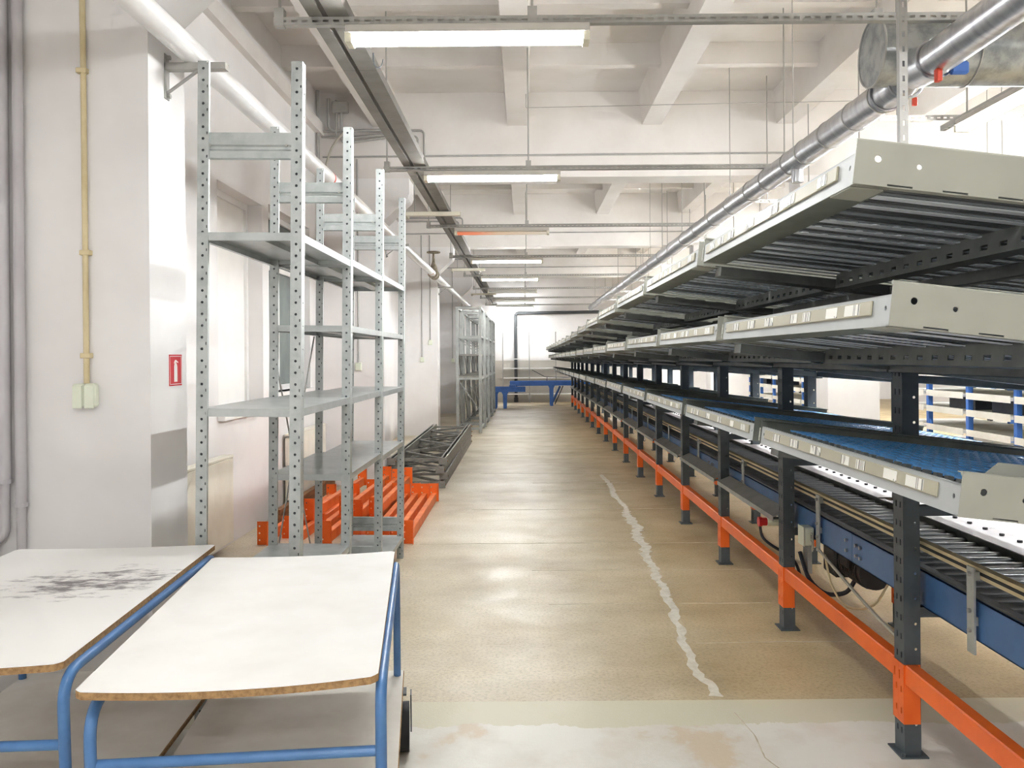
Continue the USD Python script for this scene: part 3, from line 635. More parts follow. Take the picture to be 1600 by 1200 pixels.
# ------------------------------------------------------------------ on the first pillar and the left wall
jb = thing('wall_socket', 'pale double socket box at the end of a beige conduit on the near pillar', 'socket', (-2.04, 3.9, 1.435))
MB().bbox(-.055, .0, -.045, 0, -.055, .055, .008).build('socket_box', SOCK, jb); MB().bbox(.001, .052, -.045, 0, -.055, .055, .008).build('socket_box', SOCK, jb)
for x in (-.028, .027): MB().bbox(x - .022, x + .022, -.052, -.044, -.060, .045, .005).build('socket_lid', SOCK, jb)
def conduit(lab, pts, r, mt, clips=(), cat='conduit', group=None, name='conduit'):
    c = thing(name, lab, cat, (0, 0, 0), group=group); MB().tube(bend(pts, .06, 5), r, 10).build('pipe', mt, c, smooth=60)
    for (x, y, z) in clips: MB().bbox(x - r - .012, x + r + .012, y - r - .004, y + .013, z - .012, z + .012, .003).build('clip', mt, c)
    return c
conduit('beige conduit dropping down the near pillar to the socket box', [(-2.06, 3.884, 4.9), (-2.045, 3.884, 3.0), (-2.04, 3.884, 1.49)], .013, COND, [(-2.05, 3.887, 2.95), (-2.04, 3.887, 2.1), (-2.04, 3.887, 1.62)])
MB_ = None
pg_ = thing('wall_pipe', 'pale grey pipe bending to a tap at the far left edge', 'pipe', (0, 0, 0))
MB().tube([(-2.415, 3.86, 4.9), (-2.41, 3.86, 1.04)], .028, 14).build('upper_pipe', PIPEG, pg_, smooth=60)
MB().tube(bend([(-2.41, 3.86, 1.05), (-2.41, 3.86, .78), (-2.50, 3.86, .745)], .07), .021, 12).build('lower_pipe', PIPEG, pg_, smooth=60)
MB().tube([(-2.41, 3.86, 1.03), (-2.41, 3.86, 1.05)], .032, 14).build('coupling', PIPEG, pg_)
MB().tube([(-2.475, 3.86, .77), (-2.44, 3.80, .70)], .024, 10).build('tap_body', BLACK, pg_); MB().tube([(-2.45, 3.82, .72), (-2.44, 3.80, .70)], .03, 12).build('tap_ring', COND, pg_)
pg_ = thing('wall_pipe', 'grey pipe on the corner of the near pillar, right of the tap pipe', 'pipe', (0, 0, 0))
MB().tube([(-2.345, 3.868, 4.9), (-2.34, 3.868, .92)], .024, 14).build('upper_pipe', PIPEG, pg_, smooth=60); MB().tube([(-2.34, 3.868, .95), (-2.34, 3.868, .02)], .020, 12).build('lower_pipe', PIPEG, pg_, smooth=60); MB().tube([(-2.34, 3.868, .92), (-2.34, 3.868, .94)], .029, 14).build('coupling', PIPEG, pg_)

sg = thing('fire_sign', 'red fire extinguisher sign with a white bottle symbol on the near pillar side', 'sign', (-1.75, 4.18, 1.545))
MB().box(0, .002, -.075, .075, -.078, .078).build('sign_plate', SIGNR, sg)
fr = rect(-.068, .068, -.071, .071).difference(rect(-.065, .065, -.068, .068)); MB().poly(fr, .0006, (.002, 0, 0), (0, 1, 0), (0, 0, 1)).build('border', SIGNW, sg)
bot = Polygon([(-.019, -.058), (.019, -.058), (.019, .02), (.012, .032), (.006, .036), (.006, .042), (.028, .036), (.030, .041), (.004, .052), (-.010, .050), (-.022, .036), (-.016, .033), (-.007, .042), (-.007, .036), (-.014, .032), (-.019, .02)])
MB().poly(bot.buffer(0), .0008, (.002, 0, 0), (0, 1, 0), (0, 0, 1)).build('bottle_symbol', SIGNW, sg)

pp = thing('heating_pipe', 'thick white heating pipe running along the left pillars', 'pipe', (0, 0, 0))
HP = (-1.63, 3.115)
MB().tube([(HP[0], YN + .1, HP[1]), (HP[0], 15.05, HP[1])], .060, 24).build('pipe', PIPEW, pp, smooth=60)
MB().tube([(HP[0], 15.35, HP[1]), (HP[0], 29.2, HP[1])], .060, 24).build('pipe', PIPEW, pp, smooth=60)
for y in (7.0, 14.7): MB().tube([(HP[0], y, HP[1]), (HP[0], y + .03, HP[1])], .0615, 24).build('paint_band', REDT, pp, label='reddish unpainted joint')
for y in (15.03, 15.37): MB().tube([(HP[0], y - .02, HP[1]), (HP[0], y + .02, HP[1])], .09, 20).build('flange', VALVE, pp)
vb = trimesh.creation.icosphere(2, .10); vb.apply_scale((.8, 1.4, .8)); vb.apply_translation((HP[0], 15.2, HP[1])); MB().tm(vb).build('valve_body', VALVE, pp, smooth=60)
MB().tube([(HP[0], 15.2, HP[1] + .05), (HP[0], 15.2, HP[1] + .14), (HP[0], 15.2, HP[1] + .22), (HP[0], 15.2, HP[1] + .42)], [.08, .06, .028, .016], 12).build('valve_bonnet', VALVE, pp, smooth=50)
hw = trimesh.creation.torus(.115, .013, 24, 8); hw.apply_translation((HP[0], 15.2, HP[1] + .40)); m = MB().tm(hw)
for a in range(3): m.bar((HP[0] + .11 * math.cos(a * 2.09), 15.2 + .11 * math.sin(a * 2.09), HP[1] + .40), (HP[0], 15.2, HP[1] + .40), .015, .012)
m.build('handwheel', VALVE, pp, smooth=50)
for i, y in enumerate((4.10, 10.65, 17.2, 23.75)):
    b = thing('pipe_bracket', f'steel angle bracket under the white heating pipe on the {ORD[i]} pillar', 'bracket', (-1.75, y, 0), group='brackets under the heating pipe')
    MB().box(0, .005, -.025, .025, 2.88, 3.10).build('wall_strap', CHANM, b); MB().box(.0, .30, -.025, .025, 3.022, 3.054).build('arm', CHANM, b)
    MB().bar((.004, 0, 2.91), (.17, 0, 3.03), .02, .008).build('strut', CHANM, b)
    for z in (2.895, 3.085): MB().tube([(.004, 0, z), (.022, 0, z)], .012, 6).build('anchor_bolt', RODM, b)

for i, (y0, y1, x) in enumerate(((5.72, 6.95, -2.43), (8.75, 10.2, -2.43), (11.6, 13.2, -2.43))):
    r = thing('radiator', ['cream panel radiator behind the near shelving bay', 'cream panel radiator under the grey-framed window', 'cream panel radiator beyond the second pillar'][i], 'radiator', (x, y0, .08))
    L = y1 - y0; MB().bbox(-.03, .0, 0, L, 0, .70, .008).build('front_panel', RADI, r); MB().bbox(-.09, -.035, .01, L - .01, .02, .68, .006).build('rear_panel', RADI, r); MB().bbox(-.09, .004, -.002, L + .002, .70, .722, .004).build('top_grille', RADI, r)
    MB().tube(bend([(-.045, L + .03, .62), (-.045, L + .03, .1), (-.105, L + .03, .06)], .03), .010, 8).build('feed_pipe', PIPEW, r); MB().tube([(-.045, L, .62), (-.045, L + .06, .62)], .018, 10).build('valve', PIPEW, r)
    MB().box(-.118, -.09, .15, .19, .1, .6).build('wall_bracket', RADI, r); MB().box(-.118, -.09, L - .19, L - .15, .1, .6).build('wall_bracket', RADI, r)
for i, (x, y, z0) in enumerate(((-2.07, 10.45, 1.49), (-2.07, 17.0, 1.55), (-1.9, 17.0, 1.9), (-2.0, 23.55, 1.5))):
    conduit(f'thin conduit dropping to a small socket box on the {["second", "third", "third", "fourth"][i]} pillar' + (', the shorter one' if i == 2 else ''), [(x, y - .013, 4.09), (x, y - .013, z0 + .05)], .011, CHANM)
    s = thing('socket_box', f'small white socket box on the {["second", "third", "third", "fourth"][i]} pillar' + (', the higher one' if i == 2 else ''), 'socket', (x, y, z0)); MB().bbox(-.04, .04, -.04, 0, -.05, .05, .006).build('box', SOCK, s); MB().bbox(-.034, .034, -.046, -.039, -.044, .03, .003).build('lid', SOCK, s)

# ------------------------------------------------------------------ things stored on the floor along the left wall
def beam_proto(L):
    t = thing('rack_beam', None, 'rack beam', (0, 0, 0))
    MB().bbox(-.027, .027, 0, L, 0, .095, .005).build('bar', ORNGW, t); MB().box(-.0275, -.010, .02, L - .02, .035, .060).build('groove', ORNG, t)
    for y, s in ((0, -1), (L, 1)):
        y0, y1 = sorted((y, y + s * .005)); P = rect(-.05, .05, 0, .20).difference(union_all([circ(-.03, z, .008, 2) for z in (.04, .10, .16)]))
        m = MB().poly(P, .004, (0, y + (s * .004 if s > 0 else 0), 0), (1, 0, 0), (0, 0, 1)); m.box(.046, .050, *sorted((y, y + s * .045)), 0, .20)
        for z in (.03, .08, .13, .17): m.box(.038, .046, *sorted((y + s * .030, y + s * .040)), z, z + .012)
        m.build('connector', ORNG, t)
    return t
spec = [(-1.005, 7.15, 0, 0), (-1.108, 7.14, 0, 0), (-1.212, 7.17, 0, 0), (-1.316, 7.13, 0, 0),
        (-1.46, 7.2, .8, 0), (-1.585, 7.42, 1.2, 0), (-1.71, 7.16, 1.5, 0), (-1.84, 7.5, 2.0, 0), (-1.975, 7.18, 2.3, 0), (-2.11, 7.4, 2.6, 0), (-2.25, 7.15, 2.8, 0),
        (-1.40, 7.75, 0.6, 1), (-1.53, 7.62, 1.0, 1), (-1.70, 7.85, 1.6, 1), (-1.99, 7.7, 2.2, 1)]
bp = None
for i, (x, y, a, lv) in enumerate(spec):
    lab = f'orange rack beam lying on the floor, {ORD[i]} of the floor layer counted from the aisle' if lv == 0 else f'orange rack beam lying on top of the others, {ORD[i - 11]} of the upper layer from the aisle'
    loc = (x, y, .2012 * lv * .5 if lv else 0)
    if bp is None:
        bp = beam_proto(2.08); tag(bp, lab.replace('nearest', 'first'), None, 'orange rack beams piled on the floor'); UsdGeom.Xformable(bp).GetOrderedXformOps()[0].Set(loc)
    else: dup(bp, loc, -a * 1.0, label=lab.replace('nearest', 'first'))
wp = thing('plank', 'long brown wooden plank lying beside the orange beams near the wall', 'plank', (-2.35, 7.3, 0)); MB().bbox(-.03, .03, .6, 2.9, 0, .16, .004).build('board', WOOD, wp)

def ladder_frame():
    t = thing('upright_frame', None, 'rack frame', (0, 0, 0)); L, W = 5.3, .72
    for x in (0, W - .075):
        m = MB(); m.box(x, x + .075, 0, L, 0, .003); m.box(x, x + .003, 0, L, .003, .078); m.box(x + .072, x + .075, 0, L, .003, .078); m.box(x, x + .022, 0, L, .078, .081); m.box(x + .053, x + .075, 0, L, .078, .081)
        m.build('upright', DARKF, t)
        MB().box(x - .015, x + .09, -.006, 0, -.0, .088).build('foot_plate', DARKF, t)
        m = MB()
        for y in (.05, L - .05): m.tube([(x + .078, y, .04), (x + .092, y, .04)], .012, 6)
        m.build('bolt', WOOD, t)
    n = 7; ys = np.linspace(.25, L - .25, n)
    for q in range(n - 1):
        a, b = ((.075, W - .075) if q % 2 else (W - .075, .075)); MB().bar((a, ys[q], .04), (b, ys[q + 1], .04), .035, .03).build('diagonal_brace', DARKF, t)
    for y in (.2, L - .2): MB().bar((.075, y, .04), (W - .075, y, .04), .035, .03).build('cross_brace', DARKF, t)
    return t
lf = ladder_frame()
for i, (dx, dy, a) in enumerate(((0, 0, 0), (.02, .12, .3), (-.015, .03, -.2), (.01, .16, .2))):
    lab = f'dark grey upright frame lying on the floor, {["bottom", "second from the bottom", "third from the bottom", "topmost"][i]} of the stack'
    loc = (-1.70 + dx, 10.25 + dy if False else 11.0 - .85 + dy, .0 + i * .0885)
    if i == 0: tag(lf, lab, None, 'stacked upright frames'); UsdGeom.Xformable(lf).GetOrderedXformOps()[0].Set(loc)
    else: dup(lf, loc, a, label=lab)

def grey_unit(label, loc, W, D, H, group):
    """a tall welded frame: four posts, rails, diagonals and two shelves"""
    t = thing('storage_frame', label, 'frame', loc, group=group); s = .06
    for x in (0, W - s):
        for y in (0, D - s): MB().box(x, x + s, y, y + s, 0, H).build('post', GREYF, t)
    for z in (.07, 1.12, 2.0, H - .05):
        for y in (0, D - s): MB().box(s, W - s, y + .005, y + s - .005, z, z + .045).build('rail', GREYF, t)
        for x in (0, W - s): MB().box(x + .005, x + s - .005, s, D - s, z, z + .045).build('side_rail', GREYF, t)
    for z in (1.165, 2.045 - .42): MB().box(.01, W - .01, .01, D - .01, z - .001, z + .035).build('shelf', DARKF, t)
    for z0, z1 in ((.15, 1.1), (1.2, 1.95)):
        for x in (.012, W - s + .012): MB().bar((x + .01, s, z1), (x + .01, D - s, z0), .02, .035).build('diagonal', GREYF, t)
    MB().bar((s, .02, 1.95), (W - s, .02, 1.66), .03, .02).build('diagonal', GREYF, t); MB().bar((s, .02, 1.10), (W - s, .02, .5), .03, .02).build('diagonal', GREYF, t)
    return t
for i, (x, y, D, H) in enumerate(((-1.42, 17.45, 1.2, 2.66), (-1.40, 18.95, 1.4, 2.62), (-1.38, 20.6, 1.6, 2.58), (-1.36, 22.5, 1.5, 2.58))):
    grey_unit(f'tall grey steel storage frame by the left wall, {ORD[i]} of the row', (x, y, 0), .54, D, H, 'grey storage frames by the wall')

# ------------------------------------------------------------------ overhead: lamp rows on struts, cable trays, ducts
LY = [4.39 + 3.44 * k for k in range(-3, 8)]
def fixture(name, label, loc, state, rz=0, group=None):
    L = 1.28; t = thing(name, label, 'lamp', loc, rz, group)
    MB().bbox(-L / 2, L / 2, -.045, .045, -.045, 0, .004).build('housing', LAMPW, t)
    MB().box(-L / 2, L / 2, -.062, .062, -.049, -.0455).build('reflector', LAMPW, t)
    for y in (-.036, .036):
        MB().tube([(-L / 2 + .04, y, -.076), (L / 2 - .04, y, -.076)], .0145, 10).build('tube', {'on': T_ON, 'failing': T_DIM, 'off': TUBE_OFF, 'boosted': T_BOOST, 'dim': T_DIMMED}[state], t, smooth=60)
    for x in (-L / 2 + .018, L / 2 - .018): MB().bbox(x - .018, x + .018, -.055, .055, -.095, -.046, .003).build('lamp_holder', LAMPC, t)
    return t
STATE = {-1: 'dim', 2: 'failing', 5: 'off', 6: 'off'}
for i, y in enumerate(LY):
    k = i - 3
    st = thing('strut_channel', f'grey slotted strut hung across the aisle, {ORD[k]} from the camera' if k >= 0 else f'grey slotted strut hung across the aisle, {["third", "second", "first"][i]} behind the camera', 'strut', (0, y, 0), group='struts carrying the lamps')
    P = rect(-1.30, 2.50, 3.352, 3.392).difference(union_all([rect(x, x + .03, 3.364, 3.376) for x in np.arange(-1.26, 2.46, .055)]))
    m = MB().poly(P, .002, (0, -.020, 0), (1, 0, 0), (0, 0, 1)); m.poly(P, .002, (0, .022, 0), (1, 0, 0), (0, 0, 1)); m.box(-1.30, 2.50, -.02, .02, 3.350, 3.352)
    m.build('channel', CHANM, st)
    for x in (-1.27, .06, 2.47):
        z1 = 3.85 if any(abs(y - p - .2) < .2 for p in PB) else 4.50 if min(abs(x - r) for r in RIBX) < .12 else 4.70
        MB().tube([(x, 0, 3.39), (x, 0, ZC)], .007, 7).build('hanger_rod', RODM, st); MB().box(x - .025, x + .025, -.026, .026, 3.3455, 3.44).build('hanger_bracket', CHANM, st)
    s_ = STATE.get(k, 'on')
    fixture('fluorescent_lamp', {'on': 'burning white fluorescent batten lamp over the aisle', 'failing': 'fluorescent batten lamp with a reddish glowing end over the aisle', 'dim': 'dimmed fluorescent batten lamp over the aisle', 'off': 'unlit fluorescent batten lamp over the aisle'}[s_] + (f', {ORD[k]} from the camera' if k >= 0 else f', {["third", "second", "first"][i]} behind the camera'), (-.28, y, 3.3445), s_, group='lamps over the aisle')
for i in range(8):                                    # lamps of the neighbouring aisle, set along it
    y = 5.65 + 3.44 * (i - 1)
    fixture('fluorescent_lamp', f'bright fluorescent lamp set lengthwise above the far conveyor, {ORD[i]} from the camera', (3.32, y, 3.362), 'boosted', rz=90, group='lamps of the neighbouring aisle')
    st = thing('strut_channel', f'slotted strut lengthwise above the far conveyor, {ORD[i]} from the camera', 'strut', (3.32, y, 0), group='struts of the neighbouring aisle')
    P = rect(-1.1, .95, -.02, .02).difference(union_all([rect(x, x + .025, -.006, .006) for x in np.arange(-1.06, .9, .05)]))
    MB().poly(P, .04, (.02, 0, 3.3625), (0, 1, 0), (-1, 0, 0)).build('channel', CHANM, st)
    for x in (-.9, .55): MB().tube([(0, x, 3.40), (0, x, ZC)], .007, 7).build('hanger_rod', RODM, st)
    cr = thing('strut_channel', f'slotted cross strut above the far conveyor, {ORD[i]} from the camera', 'strut', (3.32, y + .80, 0), group='cross struts of the neighbouring aisle')
    P = rect(-.55, 2.6, -.02, .02).difference(union_all([rect(x, x + .025, -.006, .006) for x in np.arange(-.5, 2.55, .05)]))
    MB().poly(P, .002, (0, 0, 3.425), (1, 0, 0), (0, 0, 1)).build('channel', CHANM, cr); MB().box(-.55, 2.6, -.001, .04, 3.445, 3.447).build('flange', CHANM, cr)
    for x in (-.4, 2.4): MB().tube([(x, .02, 3.44), (x, .02, ZC)], .007, 7).build('hanger_rod', RODM, cr)
for i in range(8):  # lamps added to light the pillar fronts and the blue racks
    for j, x in enumerate((5.9, 9.6)):
        fixture('fluorescent_lamp', f'added fluorescent lamp over the blue racks, {ORD[i]} of the {["near", "far"][j]} row', (x + .25, 1.4 + 2.9 * i, 3.6), 'boosted', group='added lamps over the blue racks')
        hg = thing('added_lamp_hanger', f'rods of the added lamp over the blue racks, {ORD[i]} of the {["near", "far"][j]} row', 'hanger', (x + .25, 1.4 + 2.9 * i, 0), group='rods of added lamps over the blue racks')
        for xx in (-.5, .5): MB().tube([(xx, 0, 3.6), (xx, 0, ZC)], .006, 6).build('rod', RODM, hg)

for i, (x0, x1) in enumerate(((-1.112, -1.040), (-1.012, -.902))):
    t = thing('cable_tray', ['long grey cable tray along the ceiling, the one nearer the wall', 'long grey cable tray along the ceiling, the one nearer the aisle'][i], 'cable tray', (0, 0, 3.394), group=None)
    for k in range(12):
        a, b = YN + .2 + 3 * k, min(YN + .2 + 3 * k + 2.994, YF - .1)
        m = MB(); m.box(x0, x1, a, b, 0, .002); m.box(x0, x0 + .002, a, b, .002, .06); m.box(x1 - .002, x1, a, b, .002, .06); m.build('tray_section', TRAYG, t)
    cab = MB()
    for q in range(3): cab.tube([(x0 + .018 + .017 * q, YN + .3, .018), (x0 + .018 + .017 * q, YF - .2, .018)], .008, 6)
    cab.build('cables', CABLE, t, kind='stuff')
hk = thing('hook', 'small dark wire hook on the cable tray near the first lamp', 'hook', (-.898, 5.05, 3.40)); MB().tube(bend([(0, 0, .05), (.004, 0, -.02), (.03, 0, -.05), (.055, 0, -.02), (.06, 0, .01)], .03), .004, 6).build('wire', DPIPE, hk)
for i, y in enumerate((10.2, 16.75, 23.3)):
    b = thing('support_bar', f'cream bar reaching from the {ORD[i + 1]} pillar haunch under the cable trays', 'bar', (-1.42, y, 3.33), group='cream bars under the cable trays')
    MB().bbox(-.03, .66, -.03, .03, 0, .05, .004).build('bar', LAMPC, b); MB().box(-.03, .0, -.03, .26, .0, .05).build('fixing_foot', LAMPC, b)
    MB().tube([(.1, 0, .04), (.1, 0, .9)], .006, 6).build('hanger_rod', RODM, b)
for i, y in enumerate((10.45, 17.0, 23.55)):
    conduit(f'thin conduit running across the face of the {ORD[i + 1]} ceiling beam', [(-2.5, y - .012, 4.12), (3.7, y - .012, 4.13)], .012, CHANM, group='conduits on the beam faces')
    conduit(f'pair of bent conduits hooking over the {ORD[i + 1]} ceiling beam, upper', [(-2.5, y - .06, 4.43), (-1.22, y - .06, 4.43), (-1.22, y - .06, 4.05)], .014, CHANM, name='bent_conduit')
    conduit(f'pair of bent conduits hooking over the {ORD[i + 1]} ceiling beam, lower', [(-2.5, y - .06, 4.36), (-1.30, y - .06, 4.36), (-1.30, y - .06, 4.15)], .014, CHANM, name='bent_conduit')
conduit('dark vertical conduit in the wall corner before the second pillar', [(-2.515, 10.27, 4.9), (-2.515, 10.27, 2.2)], .022, CHANM)
cb = thing('conduit_bundle', 'bundle of grey cables and conduits in the ceiling corner above the second pillar', 'conduits', (-2.40, 10.33, 4.42))
for dx, z1 in ((.0, .4), (.10, .38), (.16, .35)): MB().tube(bend([(dx, 0, z1), (dx, 0, .0 - dx), (.9, 0, -.0 - dx * .4)], .08), .018, 8).build('conduit', CHANM, cb)
MB().bbox(.05, .25, -.04, .04, .22, .36, .01).build('junction_box', CHANM, cb); MB().tube(bend([(.3, -.03, .02), (.18, -.05, -.05), (.05, -.04, -.2), (-.05, -.03, -.5)], .1), .014, 8).build('cable', CABLE, cb)

DX, DZ, DR = 2.30, 3.235, .10
du = thing('ventilation_duct', 'long bright ventilation duct above the rack, with a wide dull crossing duct', 'duct', (0, 0, 0))
ys = [1.2, 2.4, 3.55]; y = 4.95
segs = [(1.0, 2.2), (2.2, 3.4), (3.4, 4.62)]
ys = [5.3, 5.72, 6.2, 6.72, 7.1, 7.75, 8.3, 9.1, 9.9, 10.8, 11.7, 12.7, 13.7, 14.8, 15.9, 17.1, 18.3, 19.6, 20.9, 22.3, 23.7, 25.2, 26.8, 28.2]
segs += list(zip(ys, ys[1:]))
for j, (a, b) in enumerate(segs):
    s_ = MB().tube([(DX, a, DZ), (DX, b, DZ)], DR, 32).build('duct_section', STEELB, du, smooth=60)
    tor = trimesh.creation.torus(DR + .001, .006, 32, 6); tor.apply_transform(trimesh.transformations.rotation_matrix(math.pi / 2, (1, 0, 0))); tor.apply_translation((DX, b if j < 3 else a, DZ)); MB().tm(tor).build('joint_ring', CHANM, s_)
el = bend([(DX, 5.32, DZ), (DX, 5.02, DZ), (DX, 5.0, DZ + .12)], .16, 8); MB().tube(el, DR * .99, 28).build('elbow', STEELB, du, smooth=60)
for y in (4.62, 4.98, 5.24): 
    tor = trimesh.creation.torus(DR + .006, .010, 32, 6); tor.apply_transform(trimesh.transformations.rotation_matrix(math.pi / 2, (1, 0, 0))); tor.apply_translation((DX, y, DZ)); MB().tm(tor).build('collar', STEELB, du)
MB().tube([(DX, 4.62, DZ), (DX, 4.85, DZ + .02)], DR + .012, 28).build('branch_collar', STEELB, du, smooth=60)
MB().tube([(DX, 6.95, DZ - .09), (DX, 6.95, DZ - .20)], .05, 16).build('stub_outlet', STEELB, du, smooth=60)
for y in (7.05, 9.2, 12.0, 15.0): MB().tube([(DX, y, DZ + .1), (DX, y, ZC)], .005, 6).build('hanger_wire', RODM, du); 
MB().bbox(DX + .06, DX + .16, 4.56, 4.60, DZ - .10, DZ - .03, .01).build('blue_tape', HOOK, du, label='blue tape scrap')
MB().bbox(DX - .05, DX - .02, 4.50, 4.54, DZ - .16, DZ - .09, .004).build('red_tag', REDT, du, label='red tag'); MB().bbox(DX + .09, DX + .12, 5.08, 5.10, DZ - .12, DZ - .07, .004).build('red_tag', REDT, du, label='red tag')
def md(m): return m.move((2.10, 4.98, 3.40))
md(MB().tube([(0, 0, 0), (.56, 0, 0)], .20, 40, cap=False)).build('manifold_body', STEELD, du, smooth=60, label='wide dull galvanised crossing duct')
md(MB().tube([(.56, 0, 0), (1.08, 0, 0)], .199, 40)).build('manifold_body', STEELD, du, smooth=60, label='wide dull galvanised crossing duct')
md(MB().tube([(.002, 0, 0), (.012, 0, 0)], .198, 40)).build('end_cap', STEELD, du, label='closed end disc of the wide crossing duct')
for x in (0, .56):
    tor = trimesh.creation.torus(.2, .006, 40, 6); tor.apply_transform(trimesh.transformations.rotation_matrix(math.pi / 2, (0, 1, 0))); tor.apply_translation((x, 0, 0)); md(MB().tm(tor)).build('seam_ring', CHANM, du)
md(MB().bbox(.0, .06, -.03, .03, .20, .26, .006)).build('hanger_clip', CHANM, du)
for x in (.03, .95): md(MB().tube([(x, 0, .2), (x, 0, ZC - 3.4)], .006, 6)).build('hanger_rod', RODM, du)
hs_ = thing('hanging_strip', 'slotted grey steel strip hanging from the ceiling in front of the wide duct', 'strip', (1.86, 4.05, 0))
P = rect(-.02, .02, 2.02, ZC).difference(union_all([rect(-.006, .006, z, z + .028) for z in np.arange(2.06, ZC - .05, .072)]))
MB().poly(P, .003, (0, 0, 0), (1, 0, 0), (0, 0, 1)).build('front_flange', CHANM, hs_); MB().box(-.02, -.017, 0, .03, 2.02, ZC).build('side_flange', CHANM, hs_)
w = thing('ceiling_wire', 'thin wire stretched across under the ceiling ribs', 'wire', (0, 9.2, 4.30)); MB().tube([(.05, 0, .05), (3.9, 0, .10)], .004, 5).build('wire', RODM, w); MB().tube([(.05, 0, .05), (.05, 0, ZC - 4.3)], .004, 5).build('drop_wire', RODM, w); MB().tube([(3.9, 0, .10), (3.9, 0, ZC - 4.3)], .004, 5).build('drop_wire', RODM, w)

# ------------------------------------------------------------------ the far end of the hall
dp = thing('dark_pipe', 'dark pipe rising up the far wall and turning right below the ceiling', 'pipe', (0, YF - .08, 0))
MB().tube(bend([(-.27, 0, .15), (-.27, 0, 3.12), (6.5, 0, 3.18)], .12), .055, 14).build('pipe', DPIPE, dp, smooth=60); MB().tube([(-.27, 0, 0), (-.27, 0, .16)], .075, 14).build('foot', DPIPE, dp)
for z in (1.5, 2.6): MB().box(-.34, -.20, -.035, .066, z, z + .05).build('clamp', GREYF, dp)
ws = thing('display_shelving', 'white shelving with slim posts standing against the far wall', 'shelving', (0, YF - .60, 0))
for x in (-.72, .20, 1.12, 2.04):
    for y in (0, .40): MB().box(x - .014, x + .014, y, y + .028, 0, 2.45).build('post', CHANM, ws)
for z in (.28, .84, 1.17, 1.50):
    for x0 in (-.70, .22, 1.14): MB().box(x0, x0 + .88, .0, .43, z, z + .035).build('shelf', PIPEW, ws)
def blue_table(label, loc, L, W, H, legs, rz=0):
    t = thing('belt_conveyor', label, 'conveyor', loc, rz)
    for y in (0, W): MB().bbox(0, L, y - .02, y + .02, H - .15, H, .006).build('side_beam', BLUEF, t)
    MB().box(.02, L - .02, .02, W - .02, H - .06, H - .03).build('belt', GREYF, t)
    for x in legs:
        for y in (0, W):
            m = MB(); P = Polygon([(x - .11, H - .15), (x + .11, H - .15), (x + .06, H - .24), (x + .05, 0), (x - .05, 0), (x - .06, H - .24)]); m.poly(P, .04, (0, y + .02, 0), (1, 0, 0), (0, 0, 1)); m.build('leg', BLUEF, t)
        MB().box(x - .03, x + .03, .02, W - .02, .2, .25).build('leg_brace', BLUEF, t)
    return t
bt = blue_table('long blue belt conveyor crossing in front of the far wall', (-.45, 26.9, 0), 4.2, .5, .80, (1.35, 3.6))
MB().bar((1.62, .02, .62), (1.40, .48, .10), .05, .05).build('stay', BLUEF, bt); MB().bar((1.72, -.01, .64), (1.45, -.01, .05), .05, .03).build('stay', DPIPE, bt)
MB().bar((.72, .2, 1.16), (1.15, .2, .93), .02, .02).build('guide_arm', DPIPE, bt); MB().bar((1.15, .2, .93), (2.2, .2, .90), .02, .02).build('guide_arm', DPIPE, bt); MB().box(1.2, 1.22, .19, .21, .78, .93).build('guide_post', DPIPE, bt)
b2 = blue_table('shorter lower blue conveyor in front of the far wall, beside the grey frames', (-1.0, 25.6, 0), 1.05, .55, .66, (.12, .42))
MB().bbox(.55, .75, .2, .4, .66 - .02, .72, .01).build('side_guide', BLUEF, b2)

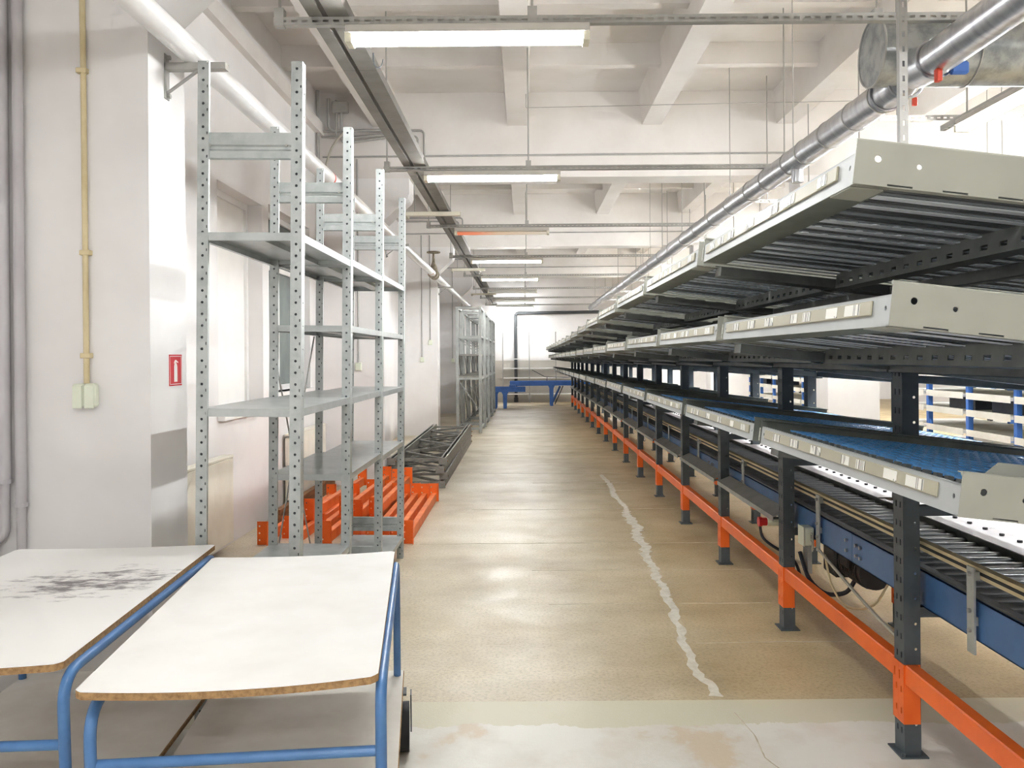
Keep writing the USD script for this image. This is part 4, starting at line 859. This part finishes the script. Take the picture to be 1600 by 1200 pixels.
# ------------------------------------------------------------------ blue racks beyond the flow rack
def blue_bay(label, loc, n):
    t = thing('blue_rack', label, 'rack', loc); D, W = .95, .87; rnd = random.Random(n)
    for x in (0, D):
        for y in (0, W):
            if y == W and n not in (3, 8, 14): continue
            MB().box(x - .026, x + .026, y - .026, y + .026, 0, 2.6).build('post', BLUEF, t)
    for z in (.30, .52, .74, .95, 1.13, 1.31, 1.50, 1.75, 2.05, 2.35):
        MB().box(-.05, D + .03, .033, W - .033, z, z + .03).build('shelf', SHELFC, t); MB().box(-.056, -.05, .033, W - .033, z - .02, z + .05).build('shelf_lip', SHELFC, t)
    MB().bar((D, .05, .3), (D, W - .05, 1.2), .03, .02).build('diagonal', DPIPE, t); MB().bar((D, W - .05, .3), (D, .05, 1.2), .03, .02).build('diagonal', DPIPE, t)
    return t
num = 0
for grp, ys_, xx in (('near', [7.13 + .87 * k for k in range(4)], 4.75), ('far', [14.0 + .87 * k for k in range(5)], 5.0), ('back', [6.5 + .87 * k for k in range(8)], 7.6)):
    for k, y in enumerate(ys_):
        blue_bay({'near': 'blue upright bay of cream shelves beyond the flow rack', 'far': 'blue upright bay of cream shelves between the free-standing pillars', 'back': 'blue upright bay of cream shelves in the back row'}[grp] + f', {ORD[k]} from the camera', (xx, y, 0), {('near', 3): 3, ('far', 4): 8, ('back', 7): 14}.get((grp, k), 0))
rnd = random.Random(11)
cp = None; ci = 0
for xx, y0, n in ((4.85, 7.13, 4), (5.1, 14.0, 5), (7.7, 6.5, 8)):
    for k in range(n):
        for z in (.98, 1.34):
            if rnd.random() < .45: continue
            w_ = .55; loc = (xx + .05, y0 + .87 * k + .16, z + .001)
            lab = f'dark storage crate on a shelf of the blue racks, {ORD[ci % 16]} crate{" in the back row" if xx > 7 else ""}{" of the far group" if 5 < xx < 7 else ""}'
            if cp is None:
                cp = thing('crate', lab, 'crate', loc, group='dark crates on the blue racks'); m = MB()
                m.box(0, .4, 0, .55, 0, .01); m.box(0, .01, 0, .55, .01, .115); m.box(.39, .4, 0, .55, .01, .115); m.box(.01, .39, 0, .01, .01, .115); m.box(.01, .39, .54, .55, .01, .115); m.build('body', CRATE, cp)
                MB().box(-.008, .408, -.008, .558, .105, .12).build('rim', CRATE, cp)
            else: dup(cp, loc, label=lab)
            ci += 1
